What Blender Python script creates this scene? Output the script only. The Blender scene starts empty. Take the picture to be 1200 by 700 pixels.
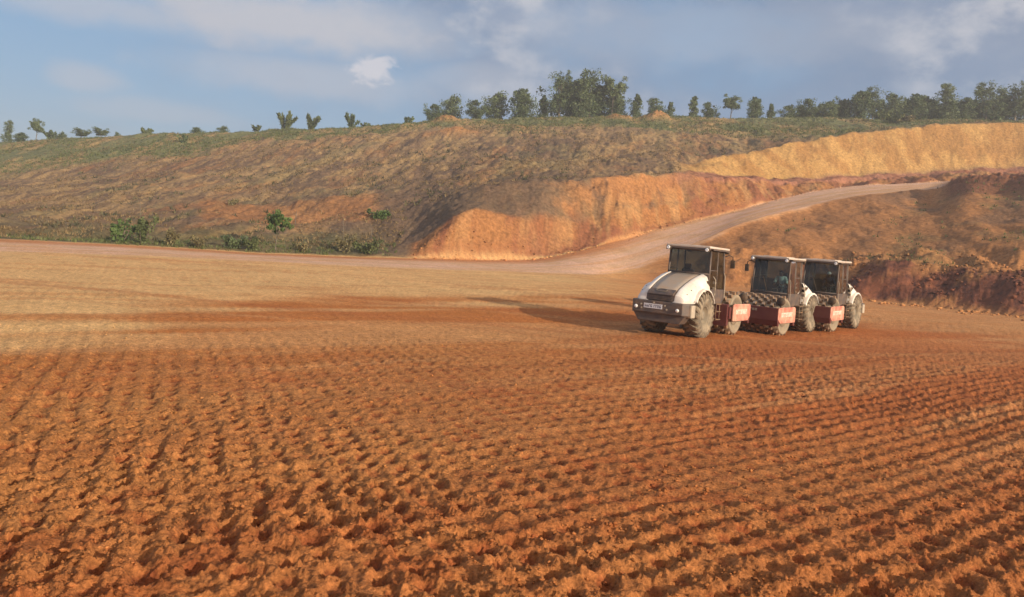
import bpy, bmesh, math, random
import numpy as np
from mathutils import Vector, Matrix, noise as mnoise

scene = bpy.context.scene
C = scene.collection
random.seed(7)
RNG = np.random.default_rng(11)

# ------------------------------------------------------------------ camera facts (surveyed from the picture)
FPX, V0, EYE = 942.0, 277.0, 2.95
ROLL = math.radians(4.2)
CR, SR = math.cos(ROLL), math.sin(ROLL)

def at(u, v, Y):
    xc, yc = (u - 600.0) / FPX, (V0 - v) / FPX
    return ((xc * CR - yc * SR) * Y, Y, EYE + (xc * SR + yc * CR) * Y)

def ground_at(u, v, z=0.0):
    xc, yc = (u - 600.0) / FPX, (V0 - v) / FPX
    s = xc * SR + yc * CR
    Y = (z - EYE) / s
    return ((xc * CR - yc * SR) * Y, Y, z)

# ------------------------------------------------------------------ numpy noise
def _hash(ix, iy, seed):
    n = (ix.astype(np.int64) * 374761393 + iy.astype(np.int64) * 668265263 + seed * 1274126177) & 0xFFFFFFFF
    n = ((n ^ (n >> 13)) * 1274126177) & 0xFFFFFFFF
    n = ((n ^ (n >> 16)) * 2246822519) & 0xFFFFFFFF
    return ((n ^ (n >> 15)) & 0xFFFFFF) / float(0xFFFFFF)

def vnoise(x, y, seed=0):
    ix, iy = np.floor(x), np.floor(y)
    fx, fy = x - ix, y - iy
    fx = fx * fx * (3 - 2 * fx); fy = fy * fy * (3 - 2 * fy)
    a = _hash(ix, iy, seed); b = _hash(ix + 1, iy, seed)
    c = _hash(ix, iy + 1, seed); d = _hash(ix + 1, iy + 1, seed)
    return (a + (b - a) * fx) * (1 - fy) + (c + (d - c) * fx) * fy

def fbm(x, y, seed=0, octaves=4, gain=0.5):
    s = 0.0; amp = 1.0; tot = 0.0; f = 1.0
    for o in range(octaves):
        ca, sa = math.cos(o * 1.1 + 0.4), math.sin(o * 1.1 + 0.4)
        s = s + amp * vnoise((x * ca - y * sa) * f + 17.3 * o, (x * sa + y * ca) * f - 9.1 * o, seed + o)
        tot += amp; amp *= gain; f *= 2.07
    return s / tot

def mf(mask, x, y, seed=0, octaves=4, gain=0.5):
    """fbm only where the mask is set (0.5 elsewhere)"""
    if mask.ndim == 0 or x.size < 50:
        return fbm(x, y, seed, octaves, gain)
    out = np.full(x.shape, 0.5)
    if mask.any():
        out[mask] = fbm(x[mask], y[mask], seed, octaves, gain)
    return out

def sstep(a, b, x):
    t = np.clip((x - a) / (b - a), 0, 1)
    return t * t * (3 - 2 * t)

# ------------------------------------------------------------------ terrain: breaklines as (u, v, distance)
def base_z(x, Y):
    return -0.25 * sstep(5, 12, x) * sstep(25, 33, Y)

def brk(pts):
    w = [at(u, v, Y) for u, v, Y in pts]
    a = np.array([p[0] / p[1] for p in w]); o = np.argsort(a)
    ag = np.linspace(-1.4, 1.4, 1401); kern = np.exp(-np.linspace(-3, 3, 31) ** 2 / 2); kern /= kern.sum()
    def smooth(v):
        g = np.interp(ag, a[o], np.array(v)[o]); return np.convolve(np.pad(g, 15, mode='edge'), kern, 'valid')
    return ag, smooth([p[1] for p in w]), smooth([p[2] for p in w])

L = [(-500,300,42),(-200,290,44),(0,294,47),(100,297,49.5),(200,301,51.5),(300,306,53),(400,311,55.5),(483,314,59),(560,317,64),(640,320,69),(700,321.5,74),
     (720,320,78),(745,313,82),(780,301,86),(820,285,90),(867,262,96),(933,245,105),(1000,230,112),(1060,224,116),(1105,221,118),(1118,211,112),(1140,206.5,110),(1175,208,109),(1200,206,105),(1400,196,92),(1700,190,80)]
U = [(-500,270,48),(-200,268,52),(0,280.5,59),(100,285,63),(200,290.5,67),(300,297,70),(400,301,74),(483,303,78),(560,305,82),(620,305,86),(650,301,88),
     (683,293,91),(733,280,97),(783,266,104),(850,251,113),(917,233,124),(967,222,133),(1000,218,138),(1100,213.5,144),(1200,204,146),(1400,194,140),(1700,188,130)]
M = [(-500,262,56),(-200,262,60),(0,274,66),(100,277,70),(200,280,73),(300,282,77),(400,283,81),(450,283,84),(478,291,82),(500,277,83),(533,252,84.5),(560,243,87),
     (593,254,89),(650,259,93),(683,262,96),(733,243,102),(783,236,109),(850,230,118),(917,223,128),(1000,214,143),(1100,209,150),(1200,201,151),(1400,192,146),(1700,186,138)]
T = [(-500,246,74),(-200,246,78),(0,256,84),(100,255,86),(200,252,88),(260,252,89),(300,262,90),(345,262,91),(380,256,92),(420,252,93),(483,246,96),(520,237,97),(545,226,98),(600,219,99),(667,211,103),(750,205,110),(783,204.5,114),
     (850,209,124),(917,213,134),(1000,210,148),(1100,205,154),(1200,199,157),(1400,190,152),(1700,184,146)]
YB = [(-500,226,96),(-200,226,100),(0,236,104),(200,232,106),(300,243,100),(345,236,101),(380,231,102),(420,232,104),(483,226,108),(600,208,112),(700,200,117),(783,201,122),(820,204,128),(850,207,133),(900,211,139),
      (1000,207,151),(1100,200,157),(1200,195,160),(1400,187,156),(1700,180,150)]
YT = [(-500,206,140),(-200,206,142),(0,213,142),(100,205,143),(200,198,143),(400,190,143),(600,181,143),(700,184,138),(783,197,127),(810,193,134),(867,182,144),(933,167,154),(1000,157,160),
      (1067,149,164),(1133,144.5,167),(1200,147,168),(1400,140,165),(1700,134,160)]
YT2 = [(-500,190,165),(-200,186,165),(0,188,166),(100,183,167),(200,175,168),(300,166,169),(400,160,170),(500,153,171),(600,152,172),(700,153,172),(800,155,172),(900,155,173),
       (1000,151,174),(1067,147,175),(1133,143.5,176),(1200,145,178),(1400,139,176),(1700,132,170)]
CREST = [(-500,172,195),(-200,170,195),(0,167,195),(60,163,195),(100,161,195),(200,156,195),(300,152.5,195),(400,150,195),(450,147,195),(500,140.5,196),(550,139,196),(600,139,196),(700,137,197),(800,137,198),
         (900,138,199),(1000,138,200),(1100,140,200),(1200,141,200),(1400,136,198),(1700,130,195)]
LINES = [brk(l) for l in (L, U, M, T, YB, YT, YT2, CREST)]
# bank foot (front of the berm) and berm top, right of the road mouth; on the left they melt into the pad
EF = [(-500,33),(0,38),(300,43),(483,48),(600,54),(700,70),(720,73),(760,76),(820,77),(860,76),(930,73),(1000,69),(1100,64.5),(1200,60),(1400,52),(1700,44)]
BT = [(-500,290,36),(0,300,41),]
def u2a(u, v=300.0):
    return ((u - 600) * CR - (V0 - v) * SR) / FPX
EFa = np.array([u2a(u, 335 if u > 650 else 305) for u, _ in EF]); EFy = np.array([y for _, y in EF])
BRM = [(820,315,80),(860,312,79),(930,310,76.5),(985,309,74.2),(1010,302,73.5),(1050,309,71),(1085,305,69.5),(1120,312,68),(1150,309,67),(1200,317,65),(1400,330,58),(1700,345,50)]
Ba, By, Bz = brk(BRM)

def profile(x, Y):
    """distance and height of each breakline along the bearing of every point"""
    a = x / np.maximum(Y, 20.0)
    a = a + 0.0028 * (fbm(x * 0.35, Y * 0.35, 91, 3) - 0.5) * 2
    ys, zs = [], []
    ef = np.interp(a, EFa, EFy)
    ys.append(np.full_like(ef, 20.0)); zs.append(base_z(a * 20.0, ys[-1]))
    ys.append(ef * 0.8); zs.append(base_z(a * ys[-1], ys[-1]))
    ys.append(ef); zs.append(base_z(a * ef, ef))
    ly, lz = np.interp(a, LINES[0][0], LINES[0][1]), np.interp(a, LINES[0][0], LINES[0][2])
    wb = sstep(u2a(800), u2a(860), a)
    by = np.interp(a, Ba, By); bz = np.interp(a, Ba, Bz)
    by = (1 - wb) * (ef + (ly - ef) * 0.35) + wb * by
    bz = (1 - wb) * (zs[-1] + (lz - zs[-1]) * 0.35) + wb * bz
    ys.append(by); zs.append(bz)
    ys.append(by + (ly - by) * 0.12); zs.append(bz + (lz - bz) * (0.12 - 0.05 * wb))
    ys.append(ly); zs.append(lz)
    for la, lyy, lzz in LINES[1:]:
        ys.append(np.interp(a, la, lyy)); zs.append(np.interp(a, la, lzz))
    cz = zs[-1]
    ys.append(ys[-1] + 45); zs.append(cz - 1.5)
    ys.append(ys[-1] + 150); zs.append(cz * 0.5)
    ys.append(np.full_like(ef, 2500.0)); zs.append(np.full_like(ef, -6.0))
    return a, ys, zs
# indices: 0 near,1,2 EF foot,3 berm,4 behind berm,5 L,6 U,7 M,8 T,9 YB,10 YT,11 YT2,12 CREST,13,14,15

def zone_of(Y, ys):
    k = np.zeros(Y.shape, dtype=np.int32)
    for i in range(1, len(ys)):
        k = np.where(Y > ys[i], i, k)
    return k

TH = math.radians(50.0)
def path_pq(x, Y):
    wx = 0.5 * (fbm(x * 0.07, Y * 0.07, 5, 2) - 0.5)
    p = x * math.sin(TH) + Y * math.cos(TH)
    q = -x * math.cos(TH) + Y * math.sin(TH)
    q = q + wx * 2.0 + 0.0016 * (p - 8) ** 2
    return p, q

TH2 = math.radians(-25.0)
def pads(x, Y):
    """prints left by the padded drums: a skewed lattice in lanes, each lane slightly out of phase; returns height and pit mask"""
    wx = (fbm(x * 0.06, Y * 0.06, 5, 2) - 0.5) * 1.0; wy = (fbm(x * 0.06, Y * 0.06, 6, 2) - 0.5) * 1.0
    p, q = path_pq(x, Y)
    out = np.zeros_like(x); mask = np.zeros_like(x)
    for lay, (off, wgt) in enumerate(((0.0, 1.0), (1.27, 0.45))):
        lane = np.floor((q + off) / 2.1)
        ph = (_hash(lane, lane * 0 + lay, 31) - 0.5) * (0.16 if lay == 0 else 1.0)
        jx = (fbm(x * 2.1, Y * 2.1, 41 + lay, 3) - 0.5) * 0.20 + wx
        jy = (fbm(x * 2.1, Y * 2.1, 51 + lay, 3) - 0.5) * 0.20 + wy
        X, YY = x + jx, Y + jy
        # distance across the two families of lines
        d1 = (-X * math.cos(TH) + YY * math.sin(TH) + off * 0.37) / 0.365
        d2 = (X * math.cos(TH2) - YY * math.sin(TH2) + ph) / 0.365
        row, cell = np.floor(d1), np.floor(d2)
        f1, f2 = d1 - row - 0.5, d2 - cell - 0.5
        depth = 0.35 + 0.85 * _hash(row, cell, 61 + lay)
        e = (_hash(row, cell, 71 + lay) - 0.5) * 0.16
        d = np.sqrt((f1 * 0.92) ** 2 + ((f2 + e) * 1.12) ** 2) * 0.6 + 0.4 * np.maximum(np.abs(f1) * 0.92, np.abs(f2 + e) * 1.12)
        pit = 1 - sstep(0.15, 0.36, d)
        rim = np.exp(-((d - 0.44) / 0.10) ** 2)
        out = out + wgt * depth * (0.30 * rim - pit)
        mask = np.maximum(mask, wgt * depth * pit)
        if lay == 0:
            # the drum rows read as furrows: along the pass on the right, across it on the left
            az = sstep(-0.25, 0.25, x / np.maximum(Y, 3))
            out = out + (0.10 + 0.42 * fbm(x * 0.25, Y * 0.25, 36, 3)) * (az * np.cos(2 * math.pi * f1) + (1 - az) * np.cos(2 * math.pi * f2)) * -1.0
            tl = (q + off) / 2.1 - lane
            out = out + 0.55 * np.exp(-((tl - 0.5) / 0.07) ** 2) * (0.4 + 0.6 * _hash(lane, lane * 0, 33))
    return out, mask

def field_amp(x, Y, a):
    """how rough the worked soil is: churned close by, rolled smooth towards the haul road"""
    n = fbm(x * 0.16, Y * 0.16, 3, 3)
    q1 = np.interp(a, ZQ2a, ZQ2y)
    am = 1 - 0.62 * sstep(q1 * 0.66, q1 * 1.25, Y + (n - 0.5) * 12)
    am = am * np.clip(0.15 + 1.75 * n, 0.35, 1.5)
    p, q = path_pq(x, Y)
    am = am * (0.72 + 0.5 * fbm(p * 0.05, q * 0.55, 8, 2))
    return am

def qcurve(pts):
    w = [ground_at(u, v) for u, v in pts]
    a = np.array([p[0] / p[1] for p in w]); o = np.argsort(a)
    return a[o], np.array([p[1] for p in w])[o]
ZQ1a, ZQ1y = qcurve([(-400,402),(0,398),(120,384),(220,360),(300,348),(420,346),(560,352),(700,348),(760,350),(1000,372),(1200,392),(1500,420)])
ZQ2a, ZQ2y = qcurve([(-400,420),(0,412),(150,408),(300,403),(500,398),(760,398),(900,402),(1000,400),(1200,410),(1500,430)])

def terrain(x, Y, detail=True):
    a, ys, zs = profile(x, Y)
    k = zone_of(Y, ys)
    h = zs[0].copy() if hasattr(zs[0], 'copy') else zs[0]
    z = np.where(Y <= ys[0], base_z(x, Y), 0.0)
    for i in range(len(ys) - 1):
        t = (Y - ys[i]) / np.maximum(ys[i + 1] - ys[i], 1e-3)
        z = np.where(k == i, np.where(Y > ys[i], zs[i] + (zs[i + 1] - zs[i]) * np.clip(t, 0, 1), z), z)
    z = np.where(Y <= ys[2], base_z(x, Y), z)
    if not detail:
        return z
    # ---- worked field
    wb = sstep(u2a(790), u2a(850), a)
    fieldend = ys[2] * wb + ys[5] * (1 - wb)
    fm = Y < fieldend + 6
    infield = 1 - sstep(fieldend - 4.0, fieldend, Y)
    am = np.zeros_like(x); pd = np.zeros_like(x)
    if fm.any():
        am[fm] = field_amp(x[fm], Y[fm], a[fm])
        nm = fm & (Y < 62)
        if nm.any(): pd[nm] = pads(x[nm], Y[nm])[0]
    near = 1 - sstep(40, 60, Y)
    z = z + infield * near * am * (0.043 - 0.020 * sstep(9, 26, Y)) * pd
    crumb = mf(fm, x * 11.0, Y * 11.0, 25, 4, 0.65)
    clod = mf(fm, x * 3.4, Y * 3.4, 21, 4, 0.55)
    z = z + infield * am * (1 - 0.35 * sstep(14, 30, Y)) * (0.045 * (clod - 0.5) + 0.100 * (crumb - 0.5) + 0.05 * np.abs(crumb - 0.5))
    z = z + infield * 0.16 * (mf(fm, x * 0.12, Y * 0.12, 2, 2) - 0.5)
    p, q = path_pq(x, Y)
    z = z + (1 - sstep(fieldend, fieldend + 6, Y)) * 0.05 * (mf(fm, p * 0.12, q * 1.9, 12, 3) - 0.5)
    # ---- earthworks and hill
    sxx = x - 0.13 * Y
    rl_ = np.abs(mf(fm == False, sxx * 0.30, Y * 0.035, 63, 4, 0.6) - 0.5) * 2
    def band(i, j, soft=1.5):
        return sstep(ys[i] - soft * 0.3, ys[i] + soft, Y) * (1 - sstep(ys[j] - soft, ys[j] + soft * 0.3, Y))
    hill = sstep(ys[6] + 1, ys[6] + 8, Y) * (1 - sstep(ys[12] - 6, ys[12] + 4, Y) * 0.6)
    hm = (hill > 0) & (Y < 400)
    z = z + hill * (1.2 * (mf(hm, x * 0.10, Y * 0.10, 61, 4) - 0.5) + 1.3 * (mf(hm, x * 0.40, Y * 0.30, 62, 5, 0.62) - 0.5))
    rlw = hill * (1 - sstep(u2a(470), u2a(520), a) * (1 - sstep(ys[8], ys[8] + 5, Y))) * (1 - sstep(u2a(740), u2a(800), a) * (1 - sstep(ys[10], ys[10] + 6, Y)))
    z = z - rlw * 0.28 * (1 - rl_) ** 5
    berm = wb * sstep(ys[2], ys[2] + 0.8, Y) * (1 - sstep(ys[4] + 1, ys[4] + 4, Y)); m = berm > 0
    z = z + berm * (2.2 * (mf(m, x * 0.28, Y * 0.24, 70, 3) - 0.5) + 1.1 * (mf(m, x * 0.65, Y * 0.45, 71, 5, 0.58) - 0.5) - 0.1)
    bank = wb * band(4, 5, 3); m = bank > 0
    z = z + bank * (1.6 * (mf(m, x * 0.16, Y * 0.10, 73, 3) - 0.5) + 0.6 * (mf(m, x * 0.6, Y * 0.28, 74, 5, 0.55) - 0.5))
    for (mu, mY, mw, mh) in HEAPS:
        mx_ = mu * mY
        z = z + mh * np.exp(-((x - mx_) / mw) ** 2 - ((Y - mY) / 3.0) ** 2) * (1 + 0.5 * (mf(hm, x * 0.6, Y * 0.6, 95, 3) - 0.5))
    # rill-cut faces: narrow rills down the slope over broader buttresses
    wt = sstep(u2a(600, 240), u2a(690, 240), a)
    cut = (band(6, 7, 1.2) * (1 - wt) + band(6, 8, 1.6) * wt) * sstep(u2a(470), u2a(500), a); m = cut > 0
    g = np.abs(mf(m, x * 1.7, Y * 0.22, 81, 3, 0.6) - 0.5) * 2
    z = z - cut * 0.15 * (1 - g) ** 4 + cut * (3.0 * (mf(m, x * 0.20, Y * 0.12, 80, 4, 0.55) - 0.5) + 0.85 * (mf(m, x * 0.8, Y * 0.7, 82, 5, 0.6) - 0.5))
    ycut = band(9, 10, 1.2) * sstep(u2a(800), u2a(860), a); m = ycut > 0
    g2 = np.abs(mf(m, x * 1.1, Y * 0.2, 84, 3, 0.6) - 0.5) * 2
    z = z - ycut * 0.05 * (1 - g2) ** 4 + ycut * (1.5 * (mf(m, x * 0.12, Y * 0.2, 83, 3) - 0.5) + 0.35 * (mf(m, x * 0.8, Y * 0.7, 85, 4, 0.6) - 0.5))
    mound = sstep(u2a(1100, 210), u2a(1115, 210), a) * np.exp(-((Y - ys[5]) / 4.0) ** 2)
    m = mound > 0.01
    z = z + mound * 2.2 * (mf(m, x * 0.8, Y * 0.8, 88, 5, 0.6) - 0.5)
    return z

HEAPS = [(u2a(769, 138), 193.0, 3.6, 1.9), (u2a(724, 138), 194.0, 3.0, 1.0), (u2a(522, 145), 188.0, 3.0, 1.6), (u2a(530, 165), 168.0, 4.5, 1.2)]
def mixc(c, d, t):
    t = np.clip(t, 0, 1)[..., None]
    return c * (1 - t) + np.array(d) * t

def ground_colour(x, Y, a, ys, k):
    n1 = fbm(x * 0.09, Y * 0.09, 101, 4); n2 = fbm(x * 0.5, Y * 0.5, 102, 4); n3 = fbm(x * 2.2, Y * 2.2, 103, 3)
    p, q = path_pq(x, Y)
    st = fbm(p * 0.05, q * 0.5, 104, 4); st2 = fbm(p * 0.10, q * 1.8, 105, 3)
    # soil field, reddest on the right
    c = np.zeros(x.shape + (3,)) + np.array(RED)
    c = mixc(c, OCHRE, sstep(0.30, 0.75, n1 * 0.55 + st * 0.45) * (0.80 - 0.50 * sstep(-0.2, 0.35, a)))
    c = mixc(c, OCHRE, 0.55 * (1 - sstep(-0.55, -0.05, a)))
    c = mixc(c, DARKRED, 0.45 * sstep(0.50, 0.66, n3) * sstep(0.35, 0.6, n2))
    c = mixc(c, TAN, 0.42 * sstep(0.55, 0.72, st2) * sstep(9, 16, Y))
    c = mixc(c, TAN, 0.6 * sstep(0.60, 0.70, st) * (1 - 0.6 * sstep(0.0, 0.4, a)) * sstep(14, 20, Y))
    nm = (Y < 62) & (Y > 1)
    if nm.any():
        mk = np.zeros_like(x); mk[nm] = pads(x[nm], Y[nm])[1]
        c = mixc(c, PITSHADE, 0.72 * sstep(0.25, 0.8, mk * (0.6 + 0.9 * n3)) * (1 - sstep(30, 55, Y)))  # pit shade painted into the print bottoms, along with redder fresh soil
    # rolled pad behind: tan and orange streaks, then the pale yellowish apron
    q1 = np.interp(a, ZQ1a, ZQ1y); q2 = np.interp(a, ZQ2a, ZQ2y)
    jit = (n2 - 0.5) * 5 + (st - 0.5) * 14
    t2 = sstep(q2 - 8, q2 + 7, Y + jit * 1.1)
    c = mixc(c, mixc(mixc(np.zeros_like(c) + np.array(ORANGE), TAN, 0.8 * sstep(0.50, 0.64, st)), RED, 0.75 * sstep(0.02, 0.30, a)), t2 * 0.85)
    left = 1 - sstep(u2a(640, 340), u2a(780, 340), a)
    c = mixc(c, YELLOWTAN, sstep(q1 - 5, q1 + 4, Y + jit * 1.0) * (0.35 + 0.6 * left))
    c = mixc(c, ORANGE, 0.35 * sstep(0.55, 0.7, st2) * sstep(q1, q1 + 3, Y) * (1 - sstep(ys[5] - 2, ys[5], Y)))
    tm = (Y > 22) & (Y < 90)
    if tm.any():
        tr = np.zeros_like(x)
        rt = np.random.default_rng(77)
        for _ in range(26):
            c0, c1, c2, wd, am_ = rt.uniform(24, 78), rt.uniform(-0.22, 0.10), rt.uniform(-0.004, 0.004), rt.uniform(.16, .34), rt.uniform(-1, 1)
            for off in (0.0, rt.choice((0.0, 1.9))):
                yc = c0 + off + c1 * (x[tm] + 10) + c2 * (x[tm] + 10) ** 2
                tr[tm] += am_ * np.exp(-((Y[tm] - yc) / (wd * (1 + Y[tm] / 60))) ** 2) * sstep(.3, .5, fbm(x[tm] * .08, Y[tm] * .3, 116, 2))
        c = mixc(c, TAN, 0.45 * np.clip(tr, 0, 1) * (1 - sstep(ys[5] - 1, ys[5] + 1, Y))); c = mixc(c, RED, 0.40 * np.clip(-tr, 0, 1) * (1 - sstep(ys[5] - 1, ys[5] + 1, Y)))
    # haul road
    rl = ys[5] + (n2 - 0.5) * 3
    road = sstep(rl - 1.5, rl + 0.8, Y) * (1 - sstep(ys[6] - 0.6, ys[6] + 0.4, Y + (n2 - 0.5)))
    rs = 0.5 * fbm(a * 9, (Y - ys[5]) / np.maximum(ys[6] - ys[5], 1) * 11, 111, 3) + 0.5 * n2
    rc = mixc(np.zeros_like(c) + np.array(ROAD), PINK, sstep(0.40, 0.58, rs))
    rc = mixc(rc, TAN, 0.55 * sstep(0.50, 0.60, fbm(a * 7, (Y - ys[5]) / np.maximum(ys[6] - ys[5], 1) * 16, 113, 3)))
    past = sstep(u2a(1100, 215), u2a(1125, 215), a)
    rc = mixc(rc, CUTRED, past * 0.8)
    rc = mixc(rc, ORANGE, 0.75 * sstep(0.55, 0.85, (Y - ys[5]) / np.maximum(ys[6] - ys[5], 1)) * (1 - sstep(u2a(700), u2a(800), a)))
    c = mixc(c, rc, road)
    # berm and bank on the right
    wb = sstep(u2a(720), u2a(800), a)
    bm = mixc(np.zeros_like(c) + np.array(BERM), CUTRED, sstep(0.46, 0.62, n2))
    bm = mixc(bm, BANK, sstep(0.50, 0.64, fbm(x * 0.3, Y * 0.3, 119, 4)))
    bm = mixc(bm, BERMDARK, sstep(0.52, 0.7, n3))
    bk = mixc(np.zeros_like(c) + np.array(BANK), CUTORANGE, sstep(0.42, 0.62, n2) * (1 - sstep(u2a(850), u2a(1040), a)))
    bk = mixc(bk, CUTORANGE, 0.55 * (1 - sstep(u2a(760), u2a(960), a)))
    bk = mixc(bk, BURNT, 0.60 * sstep(0.44, 0.60, fbm(x * 0.11, Y * 0.07, 120, 4)) * sstep(u2a(980), u2a(1060), a))
    bk = mixc(bk, GREEN, 0.26 * sstep(0.52, 0.62, fbm(x * 0.16, Y * 0.10, 121, 4)) * sstep(u2a(1010), u2a(1060), a))
    nn = (n2 - 0.5) * 4
    tb = sstep(ys[2] - 0.3, ys[2] + 0.6, Y + nn * 0.3) * (1 - sstep(ys[3] - 0.5, ys[3] + 1.5, Y + nn))
    tk = sstep(ys[3] - 0.5, ys[3] + 1.5, Y + nn) * (1 - sstep(ys[5] - 2.0, ys[5] - 0.8, Y))
    lo = 1 - sstep(u2a(900), u2a(980), a)
    bm = mixc(bm, bk, lo * 0.75)
    c = mixc(c, bm, tb * wb); c = mixc(c, bk, tk * wb)
    mound = sstep(u2a(1100, 210), u2a(1118, 210), a) * sstep(ys[5] - 13, ys[5] - 6, Y + nn * 2) * (1 - sstep(ys[5] + 5, ys[5] + 9, Y))
    c = mixc(c, BERM, mound * 0.8)
    # cut face above the road
    fc = mixc(np.zeros_like(c) + np.array(CUTORANGE), CUTRED, sstep(0.45, 0.62, fbm(x * 0.25, Y * 0.25, 130, 4)) * 0.75)
    fc = mixc(fc, CUTPALE, 0.6 * sstep(0.5, 0.68, fbm(x * 0.8, Y * 0.14, 131, 3)))
    low = 1 - sstep(0.10, 0.35, (Y - ys[6]) / np.maximum(ys[7] - ys[6], 1))
    fc = mixc(fc, CUTRED, low * 0.6)
    # hill
    sx = x - 0.13 * Y
    hc = mixc(np.zeros_like(c) + np.array(HILL), STRAW, 0.9 * sstep(0.42, 0.60, fbm(sx * 0.42, Y * 0.075, 140, 5, 0.6)))
    hc = mixc(hc, BURNT, 0.85 * sstep(0.46, 0.58, fbm(sx * 0.13 + 3, Y * 0.04, 141, 5, 0.6)) * (1 - sstep(150, 172, Y)))
    hc = mixc(hc, CUTORANGE, 0.36 * sstep(0.52, 0.64, fbm(sx * 0.26 + 8, Y * 0.07, 142, 5, 0.6)))
    hc = mixc(hc, BURNT, 0.80 * sstep(0.52, 0.66, fbm(x * 0.9, Y * 0.24, 143, 4, 0.6)))
    hc = mixc(hc, STRAW, 0.60 * sstep(0.56, 0.68, fbm(x * 1.3, Y * 0.30, 144, 4, 0.6)))
    hc = mixc(hc, GREEN, 0.25 * sstep(0.55, 0.66, fbm(sx * 0.20 + 31, Y * 0.05, 145, 5, 0.6)))
    # burnt hollow behind the cut and along the foot of the slope
    hollow = sstep(u2a(330, 280), u2a(420, 280), a) * (1 - sstep(u2a(610, 230), u2a(720, 230), a)) * sstep(ys[6] + 1, ys[6] + 3, Y) * (1 - sstep(ys[9] - 4, ys[9] + 5, Y + nn * 1.5))
    hc = mixc(hc, BURNT, 0.8 * hollow)
    foot = (1 - sstep(u2a(400, 280), u2a(480, 280), a)) * sstep(ys[6], ys[6] + 1, Y) * (1 - sstep(ys[7] + 2, ys[7] + 8, Y + nn))
    hc = mixc(hc, DARKVEG, 0.6 * foot)
    sc = sstep(u2a(225, 250), u2a(245, 250), a) * (1 - sstep(u2a(425, 250), u2a(455, 250), a)) * sstep(ys[8] - 3, ys[8] - 1, Y + nn * 0.8) * (1 - sstep(ys[9] - 1, ys[9] + 2, Y + nn * 0.8))
    hc = mixc(hc, CUTORANGE, 0.62 * sc)
    # green cap of the hill
    gl = np.interp(a, GLa, GLy) + (n1 - 0.5) * 26 + (n2 - 0.5) * 10
    gf = sstep(gl - 6, gl + 8, Y)
    hc = mixc(hc, mixc(np.zeros_like(c) + np.array(GREEN), STRAW, 0.7 * sstep(0.46, 0.62, fbm(x * 0.2, Y * 0.08, 150, 3))), gf * 0.92)
    hillm = sstep(ys[6], ys[6] + 0.8, Y + (n2 - 0.5))
    c = mixc(c, hc, hillm)
    lowcut = 1 - sstep(u2a(600, 260), u2a(690, 260), a)
    fc = mixc(fc, BANK, 0.45 * lowcut)
    fc = mixc(fc, CUTRED, 0.80 * lowcut * sstep(0.32, 0.58, fbm(x * 0.5, Y * 0.08, 132, 4)))
    fr = (Y - ys[7]) / np.maximum(ys[8] - ys[7], 1)
    fu = mixc(fc, BANK, sstep(0.15, 0.75, fr + nn * 0.10) * (1 - 0.8 * sstep(u2a(800, 220), u2a(880, 220), a)))
    fu = mixc(fu, BURNT, 0.7 * sstep(0.50, 0.62, fbm(x * 0.35, Y * 0.10, 133, 4, 0.6)) * (1 - sstep(u2a(760, 230), u2a(860, 230), a)))
    incut = sstep(u2a(474, 290), u2a(486, 290), a + (n2 - 0.5) * 0.01)
    c = mixc(c, fc, sstep(ys[6], ys[6] + 0.6, Y) * (1 - sstep(ys[7] - 0.6, ys[7] + 1.0, Y + nn * 0.5)) * incut)
    c = mixc(c, fu, sstep(ys[7] - 0.5, ys[7] + 0.5, Y) * (1 - sstep(ys[8] - 0.6, ys[8] + 1.2, Y + nn * 0.8)) * sstep(u2a(600, 240), u2a(710, 240), a + (n2 - 0.5) * 0.12))
    for (mu, mY, mw, mh) in HEAPS:
        c = mixc(c, BANK, np.exp(-((x - mu * mY) / mw) ** 2 - ((Y - mY) / 3.0) ** 2) * 0.9)
    bench = sstep(u2a(760, 208), u2a(830, 208), a) * sstep(ys[8] - 3.0, ys[8] - 1.0, Y + nn * 0.5) * (1 - sstep(ys[9] - 0.6, ys[9] + 0.6, Y + nn * 0.3))
    c = mixc(c, mixc(np.zeros_like(c) + np.array(BENCH), CUTRED, sstep(0.5, 0.65, n2)), bench * 0.9)
    yc = sstep(u2a(783, 200), u2a(815, 200), a) * sstep(ys[9] - 0.6, ys[9] + 1.0, Y) * (1 - sstep(ys[10] - 0.3, ys[10] + 1.0, Y + nn * 0.35))
    ycc = mixc(np.zeros_like(c) + np.array(YELLOW), YELLOWDEEP, sstep(0.42, 0.62, fbm(x * 0.30, Y * 0.30, 160, 5, 0.6)))
    c = mixc(c, ycc, yc)
    c = c * (0.86 + 0.28 * n3[..., None]) * (0.90 + 0.2 * n2[..., None])
    wl = sstep(u2a(735), u2a(800), a)
    farw = np.maximum(sstep(ys[6], ys[6] + 1.5, Y), wl * sstep(ys[2] - 1, ys[2] + 1, Y) * (1 - sstep(ys[5] - 1, ys[5], Y)))
    return np.clip(c, 0.01, 0.9), farw

PITSHADE = (.24, .066, .026); RED = (.38, .128, .044); OCHRE = (.49, .235, .080); DARKRED = (.24, .060, .020); TAN = (.54, .29, .125)
ORANGE = (.44, .160, .042); YELLOWTAN = (.62, .40, .185); ROAD = (.58, .375, .24); PINK = (.60, .385, .275)
CUTORANGE = (.33, .150, .058); CUTRED = (.22, .085, .048); CUTPALE = (.42, .24, .105); YELLOW = (.41, .245, .092); YELLOWDEEP = (.33, .18, .065)
BENCH = (.34, .155, .10); BANK = (.36, .172, .070); BERM = (.17, .066, .042); BERMDARK = (.09, .038, .03)
HILL = (.225, .155, .090); STRAW = (.31, .21, .105); BURNT = (.135, .09, .062); GREEN = (.125, .140, .068); DARKVEG = (.09, .10, .045)

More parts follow.
